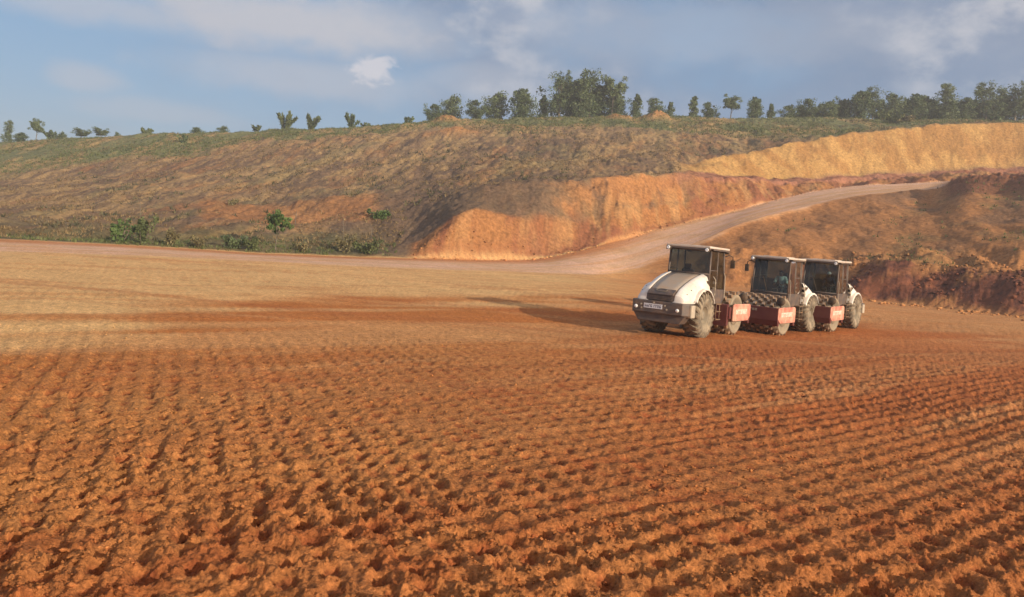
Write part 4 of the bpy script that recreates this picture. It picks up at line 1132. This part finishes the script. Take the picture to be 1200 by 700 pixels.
TREES = [
 # left skyline
 ('tall_a', 12, 141, 205, 'small slim tree at the far left end of the skyline', 1.1),
 ('umbrella', 44, 140, 205, 'thin leaning tree with a tufted top near the left end of the skyline', 1.0),
 ('umbrella', 97, 151, 208, 'low flat topped tree on the left skyline, left of its twin', 1.9),
 ('umbrella', 119, 150, 208, 'low flat topped tree on the left skyline, right of its twin', 1.8),
 ('round_b', 139, 155, 206, 'tiny round tree just right of the two flat topped trees', 1.0),
 ('dense', 26, 155, 207, 'low round bush like tree between the slim tree and the thin leaning tree', 1.5),
 ('round_b', 74, 157, 207, 'low tree crown between the thin leaning tree and the flat topped pair', 1.6),
 ('dense', 232, 149, 207, 'tiny dark tree on the bare stretch of skyline at left', 1.5),
 ('round_b', 262, 148, 207, 'tiny pale tree right of the tiny dark one on the left skyline', 1.6),
 # middle group
 ('round_a', 507, 122, 205, 'low rounded tree opening the middle grove on its left', 1.15),
 ('round_b', 528, 113, 208, 'rounded airy tree second from the left in the middle grove', 1.1),
 ('round_a', 557, 117, 205, 'squat tree third from the left in the middle grove', 1.1),
 ('round_b', 580, 109, 208, 'broad domed tree in the middle grove, left of the dark one', 1.15),
 ('dense', 612, 104, 204, 'dark solid domed tree standing left of the tallest grove', 1.1),
 ('cone', 636, 112, 206, 'narrow dark tree in the gap before the tallest grove', .9),
 ('tall_b', 655, 86, 205, 'tall dark tree on the left edge of the tallest grove', 1.15),
 ('dense', 669, 94, 209, 'dark bushy tree filling the left half of the tallest grove', 1.2),
 ('tall_a', 679, 92, 203, 'mid height tree in front inside the tallest grove', 1.2),
 ('tall_b', 690, 84, 206, 'tallest eucalyptus with a tufted top, centre of the grove', 1.2),
 ('dense', 699, 99, 208, 'bushy lower tree just under the tallest eucalyptus', 1.2),
 ('umbrella', 717, 91, 205, 'tall open tree with a rounded paler head, right side of the grove', 1.0),
 ('dense', 722, 112, 207, 'low dark tree closing the tallest grove on its right', 1.2),
 ('cone', 745, 111, 205, 'pointed solitary tree just right of the tallest grove', 1.0),
 ('round_a', 768, 115, 207, 'rounded small tree over the bare orange heap on the crest', 1.0),
 ('cone_b', 785, 119, 207, 'small pointed tree next to the rounded one over the orange heap', 1.0),
 # right of the middle
 ('cone_b', 812, 112, 206, 'slender pointed tree standing alone on the crest', 1.0),
 ('round_a', 831, 120, 207, 'short round tree beside the slender pointed tree', 1.1),
 ('umbrella', 856, 112, 206, 'open tree with a gap through its crown, middle of the crest', 1.2),
 ('dense', 884, 113, 206, 'neat dome shaped tree right of the tree with the open crown', .95),
 ('cone', 903, 122, 208, 'small dark cone shaped tree tucked beside the neat dome', 1.0),
 ('round_b', 924, 123, 208, 'low spreading tree starting the long right hand row', 1.3),
 ('round_a', 946, 116, 207, 'dark tree, second in the long row on the right', 1.2),
 ('round_b', 972, 118, 207, 'mid green tree, third in the long row on the right', 1.1),
 ('dense', 989, 116, 209, 'dense tree, fourth in the long row on the right', 1.0),
 ('dense', 1005, 106, 206, 'large dark domed tree, fifth in the long row on the right', 1.1),
 ('tall_b', 1022, 103, 207, 'tall twin headed tree rising from the long row, left of the gap', 1.1),
 ('round_b', 1047, 110, 207, 'pale green rounded tree right of the twin headed one', 1.0),
 ('dense', 1072, 109, 206, 'wide dark tree left of the tall pale one above the yellow cutting', 1.1),
 ('round_a', 1085, 113, 209, 'darker tree filling in behind the tall pale one', 1.1),
 ('tall_a', 1107, 97, 205, 'tall pale rounded tree above the yellow cutting', 1.35),
 ('dense', 1130, 114, 206, 'squat dark tree right of the tall pale one', 1.1),
 ('tall_b', 1155, 98, 206, 'tall broad tree second from the right edge of the picture', 1.35),
 ('dense', 1143, 116, 209, 'low dark tree between the squat tree and the broad tall one', 1.0),
 ('round_a', 1172, 112, 208, 'low tree between the two tall ones near the right edge', 1.2),
 ('cone', 938, 124, 214, 'low tree behind the gap between the first two of the right hand row', 1.4),
 ('round_b', 960, 122, 214, 'low filler tree behind the second and third of the right hand row', 1.4),
 ('dense', 982, 121, 214, 'low dark tree behind the third and fourth of the right hand row', 1.2),
 ('round_a', 1034, 117, 214, 'dark low tree behind the twin headed one', 1.3),
 ('dense', 1060, 117, 214, 'dark tree behind the wide green bush in front of the row', 1.2),
 ('round_b', 1095, 117, 214, 'low tree behind the trunk of the tall pale one, to its left', 1.3),
 ('round_a', 1118, 118, 214, 'low tree behind the trunk of the tall pale one, to its right', 1.3),
 ('round_b', 1165, 117, 214, 'low tree behind the broad tall one near the right edge', 1.3),
 ('tall_a', 1174, 104, 210, 'mid height pale tree squeezed between the two tallest near the right edge', 1.3),
 ('tall_b', 1190, 99, 205, 'spreading tall tree at the right edge of the picture', 1.4),
 ('dense', 1204, 108, 208, 'dark crown cut off by the right edge of the picture', 1.1),
]
for kind, u, vt, Y, lab, wd in TREES: plant_tree(kind, u, vt, Y, lab, wd)

# ------------------------------------------------------------------ shrubs
def make_shrub(seed, R, Hh, n, leaf, mat, name='shrub', spiky=False, stems=7, gaps=.6):
    rr = random.Random(seed)
    root = bpy.data.objects.new(name, None); C.objects.link(root)
    bm = bmesh.new(); leaves = []
    for k in range(stems):
        a_ = rr.uniform(0, 6.28); out = rr.uniform(.1, 1) * R
        tip = Vector((math.cos(a_) * out, math.sin(a_) * out, Hh * rr.uniform(.55, 1.0)))
        base = Vector((math.cos(a_) * .08 * R, math.sin(a_) * .08 * R, -.2)); mid_ = base.lerp(tip, .5) + Vector((0, 0, Hh * .12))
        tube(bm, [base, mid_, tip], [.035 * Hh ** .5, .025 * Hh ** .5, .008], 5)
        tt = rr.uniform(-.15, .15)
        for _ in range(n // stems):
            t = rr.random() ** (.5 if spiky else .75)
            p = (base.lerp(mid_, t * 2) if t < .5 else mid_.lerp(tip, t * 2 - 1))
            d = Vector((rr.gauss(0, 1), rr.gauss(0, 1), rr.gauss(0, .8))).normalized()
            sp = (R * .10 if spiky else R * .30) * (.5 + gaps * (1 - t))
            leaves.append((p + d * sp * rr.random() ** .5, (tip - base).normalized() * (2.2 if spiky else .5) + d * .6, .5 + tt + rr.uniform(-.15, .15)))
    link('stems', bm, M['bark'], root)
    leaf_mesh('foliage', leaves, leaf, mat, rr, root, elong=3.2 if spiky else 1.5)
    return root

def place_shrub(o, u, Y, label, group=None, cat='shrub', sink=.05, v=260):
    w = at(u, v, Y); o.location = (w[0], Y, TZ(w[0], Y) - sink)
    tag(o, label, cat, group)

g = 'spiky shrubs on the skyline'
place_shrub(make_shrub(31, 2.6, 4.6, 900, .40, M['leaf_shrub'], 'spiky_shrub', True, 11), 334, 197, 'large spiky green shrub on the skyline, leftmost of the three', g, v=150)
place_shrub(make_shrub(32, 3.2, 4.2, 800, .40, M['leaf_shrub'], 'spiky_shrub', True, 9), 364, 198, 'wide open spiky shrub, middle of the three on the skyline', g, v=150)
place_shrub(make_shrub(33, 2.2, 4.0, 800, .38, M['leaf_dark'], 'spiky_shrub', True, 8), 412, 198, 'dark upright spiky shrub, rightmost of the three on the skyline', g, v=150)
g = 'low bushes on the crest'
place_shrub(make_shrub(34, 1.6, 1.8, 260, .38, M['leaf_shrub'], 'bush'), 300, 197, 'low green bush left of the three spiky shrubs', g, 'bush', v=152)
place_shrub(make_shrub(35, 2.2, 1.4, 320, .38, M['leaf_dark'], 'bush'), 430, 199, 'low dark bush right of the spiky shrubs', g, 'bush', v=150)
place_shrub(make_shrub(36, 1.6, 1.9, 300, .38, M['leaf_dark'], 'bush'), 477, 197, 'small dark bush on the crest left of the grove', g, 'bush', v=146)
place_shrub(make_shrub(37, 1.4, 2.0, 260, .36, M['leaf_dark'], 'bush'), 215, 176, 'small dark bush alone on the upper left slope', g, 'bush', v=168)
place_shrub(make_shrub(38, 2.6, 2.0, 380, .40, M['leaf_shrub'], 'bush'), 172, 200, 'low spreading bush on the left skyline', g, 'bush', v=157)
place_shrub(make_shrub(48, 2.6, 2.6, 420, .40, M['leaf_dark'], 'bush'), 62, 199, 'dark round bush on the left skyline beside the thin leaning tree', g, 'bush', v=162)
place_shrub(make_shrub(49, 4.0, 2.4, 420, .42, M['leaf_shrub'], 'bush'), 1040, 190, 'wide green bush in front of the long tree row', g, 'bush', v=147)
place_shrub(make_shrub(50, 3.0, 1.9, 360, .42, M['leaf_dry'], 'bush'), 1062, 188, 'dry yellowish bush above the yellow cutting', g, 'bush', v=147)
place_shrub(make_shrub(51, 2.2, 1.5, 260, .42, M['leaf_dark'], 'bush'), 1165, 190, 'small dark bush above the right end of the yellow cutting', g, 'bush', v=147)
g = 'bushes along the foot of the hill'
def foot(u, back): 
    a = u2a(u, 285); ly = np.interp(a, LINES[1][0], LINES[1][1]); return float(ly) + back
for seed, u, bk, R_b, hh, n, sz, mt, nm, lab in (
    (41, 140, 2.4, 1.5, 2.1, 900, .16, 'leaf_bright', 'bush', 'dark green leafy bush, leftmost at the foot of the hill'),
    (42, 166, 2.2, 1.5, 2.6, 1000, .16, 'leaf_shrub', 'bush', 'tall bushy green shrub beside the leftmost bush at the hill foot'),
    (43, 196, 1.8, 1.3, 1.5, 700, .15, 'leaf_dry', 'bush', 'yellowish dry bush at the hill foot right of the tall green one'),
    (44, 232, 1.6, 1.4, 1.0, 500, .15, 'leaf_dry', 'bush', 'low straw coloured bush at the hill foot'),
    (45, 272, 2.0, 1.7, 1.3, 800, .15, 'leaf_dark', 'bush', 'low dark bush in the hollow left of the little roadside tree'),
    (46, 296, 1.6, 1.4, 1.2, 700, .15, 'leaf_shrub', 'bush', 'green bush touching the little roadside tree'),
    (52, 404, 2.0, 1.2, 1.9, 600, .15, 'leaf_dry', 'bush', 'dry bush with bare sticks, left of the pair before the cutting'),
    (53, 430, 1.6, 1.6, 1.5, 900, .15, 'leaf_shrub', 'bush', 'wide grey green bush nearest the orange cutting'),
    (54, 356, 1.6, 1.0, 0.9, 400, .14, 'leaf_dry', 'bush', 'small straw bush right of the little roadside tree')):
    place_shrub(make_shrub(seed, R_b, hh, n, sz, M[mt], nm), u, foot(u, bk), lab, g, 'bush', v=285)
# little tree with a pale trunk
t = make_tree(60, 3.4, [(0, 0, .80, .17, .8), (.12, .05, .66, .15, .8), (-.13, 0, .62, .14, .8), (0, -.1, .9, .10, .8)], .17, M['leaf_bright'], 420, .07, name='small_tree')
Yt = foot(324, 2.2); w = at(324, 275, Yt); t.location = (w[0], Yt, TZ(w[0], Yt) - .05); tag(t, 'little green tree with a thin pale trunk at the foot of the hill', 'tree')
t = make_shrub(61, 1.9, .9, 900, .18, M['leaf_bright'], 'bush', stems=9)
Yt = 93.0; w = at(443, 250, Yt); t.location = (w[0], Yt, TZ(w[0], Yt)); tag(t, 'bright green low bush on the burnt slope left of the cutting', 'bush')
t = make_shrub(62, 1.0, .8, 300, .16, M['leaf_dry'], 'bush', stems=6)
Yt = 100.0; w = at(271, 237, Yt); t.location = (w[0], Yt, TZ(w[0], Yt)); tag(t, 'small yellow green bush halfway up the burnt slope', 'bush')

# dead sticks standing in the burnt hollow
for k, (u, Y, hh) in enumerate(((345, 88, 1.6), (402, 82, 2.6), (163, 76, 3.2), (435, 84, 1.8))):
    bm = bmesh.new(); rr = random.Random(70 + k)
    tube(bm, [(0, 0, -.2), (.05, 0, hh * .5), (rr.uniform(-.15, .15), 0, hh)], [.045, .03, .012], 6)
    tube(bm, [(.04, 0, hh * .45), (.30, .1, hh * .75)], [.02, .008], 5); tube(bm, [(.03, 0, hh * .6), (-.26, .1, hh * .86)], [.018, .007], 5)
    o = link('dead_stem', bm, M['bark']); w = at(u, 270, Y); o.location = (w[0], Y, TZ(w[0], Y))
    tag(o, ['short bare stem on the burnt slope right of the little tree', 'bare pale stem rising from the dry bush', 'tall bare stem behind the tall green bush at the hill foot', 'bare stem beside the bush nearest the cutting'][k], 'dead stem', 'dead stems on the slope')

# ------------------------------------------------------------------ grass: tufts too many to count
def grass(name, label, n, region, size, mat, seed, vary=.5):
    rng = np.random.default_rng(seed)
    X, Y = region(rng, n)
    keep_z = terrain(X, Y)
    n = len(X); B = 5
    ang = rng.uniform(0, 6.28, (n, B)); h = size * (1 - vary + 2 * vary * rng.random((n, B))); ln = rng.uniform(.4, 1.3, (n, B)) * h
    off = rng.normal(0, size * .35, (n, B, 2))
    bx = X[:, None] + off[..., 0]; by = Y[:, None] + off[..., 1]; bz = np.repeat(keep_z[:, None], B, 1) - .04
    wd = size * .22
    px, py = -np.sin(ang) * wd, np.cos(ang) * wd
    v = np.zeros((n, B, 3, 3), dtype=np.float32)
    v[..., 0, 0] = bx - px; v[..., 0, 1] = by - py; v[..., 0, 2] = bz
    v[..., 1, 0] = bx + px; v[..., 1, 1] = by + py; v[..., 1, 2] = bz
    v[..., 2, 0] = bx + np.cos(ang) * ln; v[..., 2, 1] = by + np.sin(ang) * ln; v[..., 2, 2] = bz + h
    m_ = n * B; me = bpy.data.meshes.new(name)
    me.vertices.add(m_ * 3); me.vertices.foreach_set('co', v.reshape(-1)); me.loops.add(m_ * 3); me.loops.foreach_set('vertex_index', np.arange(m_ * 3, dtype=np.int32))
    me.polygons.add(m_); me.polygons.foreach_set('loop_start', np.arange(0, m_ * 3, 3, dtype=np.int32)); me.polygons.foreach_set('loop_total', np.full(m_, 3, dtype=np.int32))
    me.update(calc_edges=True)
    ti = np.repeat(rng.uniform(.2, .8, n), B * 3).astype(np.float32)
    at_ = me.attributes.new('tint', 'FLOAT', 'POINT'); at_.data.foreach_set('value', ti)
    me.materials.append(mat); o = bpy.data.objects.new(name, me); C.objects.link(o)
    tag(o, label, None, None, 'stuff')

def reg_hill(lo, hi, dens_fn):
    def f(rng, n):
        a = rng.uniform(-.86, .86, n); Y = rng.uniform(lo, hi, n); X = a * Y
        aa, ys, zs = profile(X, Y)
        k = rng.random(n) < dens_fn(X, Y, aa, ys)
        return X[k], Y[k]
    return f
def dens_green(X, Y, a, ys):
    gl = np.interp(a, GLa, GLy) + (fbm(X * .09, Y * .09, 101, 4) - .5) * 26
    d = sstep(gl - 8, gl + 6, Y) * sstep(.30, .62, fbm(X * .12, Y * .1, 301, 3)) 
    return d * np.where(Y > ys[10] + 1, 1, 0)
def dens_dry(X, Y, a, ys):
    ok = (Y > ys[6] + 3) & ~((Y < ys[8] + 2) & (a > u2a(470))) & ~((Y > ys[8]) & (Y < ys[10] + 1) & (a > u2a(790)))
    return ok * sstep(.42, .62, fbm(X * .2, Y * .14, 302, 4))
def dens_bank(X, Y, a, ys):
    ok = (a > u2a(900)) & (Y > ys[3]) & (Y < ys[5] - 3)
    return ok * sstep(.50, .60, fbm(X * .16, Y * .10, 121, 4))
def dens_foot(X, Y, a, ys):
    ok = (a < u2a(465)) & (Y > ys[6] + .3) & (Y < ys[6] + 7)
    return ok * sstep(.40, .55, fbm(X * .3, Y * .3, 304, 3))
M['grass_green'] = leaf_mat('green_grass_blades', (.08, .11, .035), (.20, .22, .085), .2)
M['grass_dry'] = leaf_mat('dry_grass_blades', (.17, .115, .055), (.36, .26, .13), .2)
grass('green_grass', 'rough green grass covering the top of the hill', 80000, reg_hill(105, 203, dens_green), .30, M['grass_green'], 1)
grass('dry_grass', 'scattered straw coloured tufts on the burnt hillside', 60000, reg_hill(62, 190, dens_dry), .24, M['grass_dry'], 2)
grass('bank_weeds', 'green weeds on the brown bank to the right', 6000, reg_hill(62, 125, dens_bank), .26, M['grass_green'], 3)
grass('roadside_weeds', 'pale weeds along the foot of the hill beside the road', 20000, reg_hill(55, 96, dens_foot), .24, M['grass_green'], 4)

M['scrub'] = leaf_mat('dull_scrub_leaves', (.07, .075, .038), (.17, .15, .075), .2)
def dens_scrub(X, Y, a, ys):
    ok = (Y > ys[6] + 3) & ~((Y < ys[8] + 2) & (a > u2a(470))) & ~((Y > ys[8]) & (Y < ys[10] + 1) & (a > u2a(790)))
    return ok * sstep(.54, .66, fbm(X * .25, Y * .08, 306, 4)) * .8
grass('scrub', 'low dull scrub scattered over the hillside', 12000, reg_hill(70, 200, dens_scrub), .42, M['scrub'], 9)

# ------------------------------------------------------------------ loose clods and rubble: too many to count
def lumps(name, label, X, Y, size, mat_fn, seed, sink=.25):
    rng = np.random.default_rng(seed); n = len(X)
    base = np.array([(1,0,0),(-1,0,0),(0,1,0),(0,-1,0),(0,0,1),(0,0,-1),(.62,.62,.45),(-.62,.62,.45),(-.62,-.62,.45),(.62,-.62,.45)], dtype=float)
    tri = [(0,6,9),(6,2,7),(7,1,8),(8,3,9),(4,6,7),(4,7,8),(4,8,9),(4,9,6),(0,2,6),(2,1,7),(1,3,8),(3,0,9),(5,2,0),(5,1,2),(5,3,1),(5,0,3)]
    v = base[None] * rng.uniform(.65, 1.35, (n, 10, 1)) * size[:, None, None] * rng.uniform(.6, 1.3, (n, 1, 3)) * np.array([1, 1, .75])
    th = rng.uniform(0, 6.28, n); c, s_ = np.cos(th)[:, None], np.sin(th)[:, None]
    vx = v[..., 0] * c - v[..., 1] * s_ + X[:, None]; vy = v[..., 0] * s_ + v[..., 1] * c + Y[:, None]
    z0 = terrain(X, Y); vz = v[..., 2] + (z0 + size * (.75 - sink) * .5)[:, None]
    co = np.stack([vx, vy, vz], -1).reshape(-1, 3).astype(np.float32)
    f = (np.array(tri)[None] + (np.arange(n) * 10)[:, None, None]).reshape(-1, 3)
    me = bpy.data.meshes.new(name)
    me.vertices.add(len(co)); me.vertices.foreach_set('co', co.ravel()); me.loops.add(f.size); me.loops.foreach_set('vertex_index', f.ravel().astype(np.int32))
    me.polygons.add(len(f)); me.polygons.foreach_set('loop_start', np.arange(0, f.size, 3, dtype=np.int32)); me.polygons.foreach_set('loop_total', np.full(len(f), 3, dtype=np.int32))
    me.update(calc_edges=True)
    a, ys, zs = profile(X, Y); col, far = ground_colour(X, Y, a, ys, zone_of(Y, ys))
    col = col * rng.uniform(.75, 1.3, (n, 1))
    cc = np.repeat(np.concatenate([col, far[:, None] * 0], 1), 10, 0).astype(np.float32)
    at_ = me.color_attributes.new('soil', 'FLOAT_COLOR', 'POINT'); at_.data.foreach_set('color', cc.ravel())
    me.materials.append(bpy.data.materials['laterite_soil'])
    o = bpy.data.objects.new(name, me); C.objects.link(o); tag(o, label, None, None, 'stuff')
    return o
rg = np.random.default_rng(5)
n = 26000
Y = 4.5 / (1 - rg.random(n) * (1 - 4.5 / 22)); X = rg.uniform(-.78, .78, n) * (Y + 1)
k = rg.random(n) < sstep(.36, .62, fbm(X * .7, Y * .7, 401, 3)); X, Y = X[k], Y[k]
sz = .009 + .022 * rg.random(len(X)) ** 4
lumps('soil_clods', 'small loose clods strewn over the printed red soil', X, Y, sz, None, 6)
n = 5000
a_ = rg.uniform(u2a(960), .86, n); ef = np.interp(a_, EFa, EFy); Y = ef + rg.normal(3.0, 3.2, n); X = a_ * Y
k = rg.random(n) < sstep(.35, .6, fbm(X * .3, Y * .3, 402, 3)); X, Y = X[k], Y[k]
lumps('rubble', 'broken red brown rubble along the foot of the earth bank', X, Y, .03 + .20 * rg.random(len(X)) ** 5, None, 7)
n = 1300
a_ = rg.uniform(u2a(480), u2a(1100), n); uy = np.interp(a_, LINES[1][0], LINES[1][1]); Y = uy + rg.normal(.2, 1.0, n); X = a_ * Y
lumps('spoil', 'loose orange spoil fallen at the foot of the cutting beside the road', X, Y, .03 + .14 * rg.random(len(X)) ** 5, None, 8)

# ------------------------------------------------------------------ sky, sun, camera
SUN_AZ, SUN_EL = math.radians(133.5), math.radians(16.5)     # compass bearing clockwise from the view direction
def world():
    w = bpy.data.worlds.new('World'); scene.world = w; w.use_nodes = True
    nt = w.node_tree; N, Lk = nt.nodes, nt.links
    bg = N['Background']; bg.inputs['Strength'].default_value = 0.10
    sky = N.new('ShaderNodeTexSky'); sky.sky_type = 'NISHITA'; sky.sun_disc = False
    sky.sun_elevation = SUN_EL; sky.sun_rotation = SUN_AZ; sky.air_density = 1.0; sky.dust_density = 1.2; sky.ozone_density = 1.5
    tc = N.new('ShaderNodeTexCoord')
    mp = N.new('ShaderNodeMapping'); mp.inputs['Scale'].default_value = (1.0, 1.0, 1.6); mp.inputs['Location'].default_value = SKYOFF
    Lk.new(tc.outputs['Generated'], mp.inputs['Vector'])
    def noise(scale, detail, rough, dist=0.0):
        n = N.new('ShaderNodeTexNoise'); n.inputs['Scale'].default_value = scale; n.inputs['Detail'].default_value = detail
        n.inputs['Roughness'].default_value = rough; n.inputs['Distortion'].default_value = dist
        Lk.new(mp.outputs['Vector'], n.inputs['Vector']); return n
    def mrange(src, a, b, c=0.0, d=1.0):
        m = N.new('ShaderNodeMapRange'); m.interpolation_type = 'SMOOTHSTEP'
        m.inputs['From Min'].default_value = a; m.inputs['From Max'].default_value = b; m.inputs['To Min'].default_value = c; m.inputs['To Max'].default_value = d
        Lk.new(src, m.inputs['Value']); return m.outputs['Result']
    def mix(f, a, b):
        m = N.new('ShaderNodeMix'); m.data_type = 'RGBA'
        for s, k in ((f, 'Factor'), (a, 'A'), (b, 'B')):
            if isinstance(s, tuple): m.inputs[k].default_value = (*s, 1)
            elif isinstance(s, float): m.inputs[k].default_value = s
            else: Lk.new(s, m.inputs[k])
        return m.outputs['Result']
    sep = N.new('ShaderNodeSeparateXYZ'); Lk.new(tc.outputs['Generated'], sep.inputs[0])
    # broken cloud deck: broad grey banks, paler towards the horizon, blue gaps on the left
    def madd(src, k, add_):
        m = N.new('ShaderNodeMath'); m.operation = 'MULTIPLY_ADD'; m.inputs[1].default_value = k
        Lk.new(src, m.inputs[0])
        if isinstance(add_, float): m.inputs[2].default_value = add_
        else: Lk.new(add_, m.inputs[2])
        return m.outputs[0]
    def mul(a_, b_):
        m = N.new('ShaderNodeMath'); m.operation = 'MULTIPLY'; Lk.new(a_, m.inputs[0]); Lk.new(b_, m.inputs[1]); return m.outputs[0]
    def maxi(a_, b_):
        m = N.new('ShaderNodeMath'); m.operation = 'MAXIMUM'; Lk.new(a_, m.inputs[0]); Lk.new(b_, m.inputs[1]); return m.outputs[0]
    n1 = noise(3.6, 6, 0.52, 0.1).outputs['Fac']; n2 = noise(8.0, 7, 0.58, 0.05).outputs['Fac']; n3 = noise(1.6, 3, 0.5).outputs['Fac']
    n4 = noise(34.0, 6, 0.62, 0.6).outputs['Fac']; n5 = madd(noise(17.0, 7, 0.6, 0.1).outputs['Fac'], 0.45, madd(n2, 0.55, 0.0))
    def cloud(u, v, wu, wv, wn=None, wa=1.7):
        """a cloud standing in one direction of the sky: bearing and height of its middle, half sizes"""
        c0 = Vector(at(u, v, 1.0)) - Vector((0, 0, EYE))
        dv = N.new('ShaderNodeVectorMath'); dv.operation = 'SUBTRACT'; Lk.new(tc.outputs['Generated'], dv.inputs[0]); dv.inputs[1].default_value = c0.normalized()
        sc_ = N.new('ShaderNodeVectorMath'); sc_.operation = 'MULTIPLY'; Lk.new(dv.outputs[0], sc_.inputs[0]); sc_.inputs[1].default_value = (FPX / wu, FPX / wu * .6, FPX / wv)
        ln = N.new('ShaderNodeVectorMath'); ln.operation = 'LENGTH'; Lk.new(sc_.outputs[0], ln.inputs[0])
        wob = madd(wn or n5, wa * 1.35, -wa * 1.35 / 2)
        sm = N.new('ShaderNodeMath'); sm.operation = 'ADD'; Lk.new(ln.outputs['Value'], sm.inputs[0]); Lk.new(wob, sm.inputs[1])
        return mrange(sm.outputs[0], 1.25, 0.35)
    base = mix(0.75, sky.outputs['Color'], CL_BLUE)
    cover = mrange(madd(sep.outputs['X'], 0.42, n1), 0.32, 0.62, 0.04, 0.97)
    grey = mix(mrange(madd(n3, 0.7, madd(n1, 0.5, -0.1)), 0.36, 0.66), CL_DARK, CL_MID)
    grey = mix(mul(mrange(n5, 0.44, 0.64), mrange(n1, 0.38, 0.60)), grey, CL_LIGHT)
    hz = mrange(sep.outputs['Z'], 0.30, 0.08, 0.0, 0.55)
    grey = mix(hz, grey, CL_HORIZON)
    c = mix(cover, base, grey)
    soft = None
    for args, amt in (((330, 22, 190, 42), .95), ((120, 8, 110, 22), .6), ((360, 92, 150, 26), .55), ((98, 92, 34, 16), .5), ((190, 132, 90, 14), .35), ((560, 95, 70, 22), .35), ((840, 40, 260, 40), .30)):
        mk = madd(cloud(*args), amt, 0.0); soft = mk if soft is None else maxi(soft, mk)
    c = mix(soft, c, CL_LIGHT)
    c = mix(madd(cloud(436, 80, 24, 17, n4, 2.4), .7, 0.0), c, CL_BRIGHT)
    # unseen sky towards the low sun, brightened and warmed as added fill light
    dt = N.new('ShaderNodeVectorMath'); dt.operation = 'DOT_PRODUCT'; Lk.new(tc.outputs['Generated'], dt.inputs[0])
    dt.inputs[1].default_value = (math.sin(SUN_AZ) * math.cos(SUN_EL), math.cos(SUN_AZ) * math.cos(SUN_EL), math.sin(SUN_EL))
    c = mix(mrange(dt.outputs['Value'], -0.25, 0.9, 0.0, 1.0), c, SUNSIDE)
    Lk.new(c, bg.inputs['Color'])
SUNSIDE = (5.9, 4.3, 3.0); CL_DARK = (0.95, 1.50, 2.45); CL_MID = (1.50, 2.02, 2.95); CL_LIGHT = (3.3, 3.4, 3.8); CL_BRIGHT = (4.7, 4.5, 4.7); CL_HORIZON = (1.60, 2.35, 3.45); CL_BLUE = (0.92, 1.95, 3.4); SKYOFF = (1.3, 0.4, 0.15)
world()

sd = bpy.data.lights.new('sun', 'SUN'); sd.energy = 4.0; sd.angle = math.radians(0.6); sd.color = (1.0, 0.84, 0.64)
so = bpy.data.objects.new('sun', sd); C.objects.link(so)
dirv = Vector((math.sin(SUN_AZ) * math.cos(SUN_EL), math.cos(SUN_AZ) * math.cos(SUN_EL), math.sin(SUN_EL)))
so.rotation_euler = dirv.to_track_quat('Z', 'Y').to_euler()
so.location = dirv * 50

cd = bpy.data.cameras.new('camera'); cam = bpy.data.objects.new('camera', cd); C.objects.link(cam)
cd.sensor_width = 36.0; cd.lens = FPX / 1200 * 36.0; cd.shift_y = -(350 - V0) / 1200.0; cd.clip_end = 6000; cd.clip_start = 0.1
R_ = Vector((CR, 0, SR)); U_ = Vector((-SR, 0, CR)); B_ = Vector((0, -1, 0))
m = Matrix.Identity(4)
for i in range(3):
    m[i][0] = R_[i]; m[i][1] = U_[i]; m[i][2] = B_[i]
m[0][3], m[1][3], m[2][3] = 0, 0, EYE
cam.matrix_world = m
cam.name = 'camera'
scene.camera = cam
vs = scene.view_settings
vs.view_transform = 'Standard'; vs.look = 'None'; vs.exposure = 0.70; vs.gamma = 1.0; vs.use_curve_mapping = False
scene.cycles.max_bounces = 6; scene.cycles.transparent_max_bounces = 12
scene.cycles.use_denoising = True

HAZE = 0.0007
if HAZE:
    bm = bmesh.new(); bmesh.ops.create_cube(bm, size=1.0)
    bmesh.ops.scale(bm, vec=(7000, 5200, 90), verts=bm.verts); bmesh.ops.translate(bm, vec=(0, 2000, 31), verts=bm.verts)
    hm_ = bpy.data.materials.new('evening_haze'); hm_.use_nodes = True; nt_ = hm_.node_tree; nt_.nodes.clear()
    pv = nt_.nodes.new('ShaderNodeVolumePrincipled'); pv.inputs['Color'].default_value = (.86, .90, .98, 1); pv.inputs['Density'].default_value = HAZE; pv.inputs['Anisotropy'].default_value = 0.1
    mo = nt_.nodes.new('ShaderNodeOutputMaterial'); nt_.links.new(pv.outputs[0], mo.inputs['Volume'])
    hz_ = link('haze', bm, hm_); tag(hz_, 'thin pale evening haze over the whole site', None, None, 'stuff')
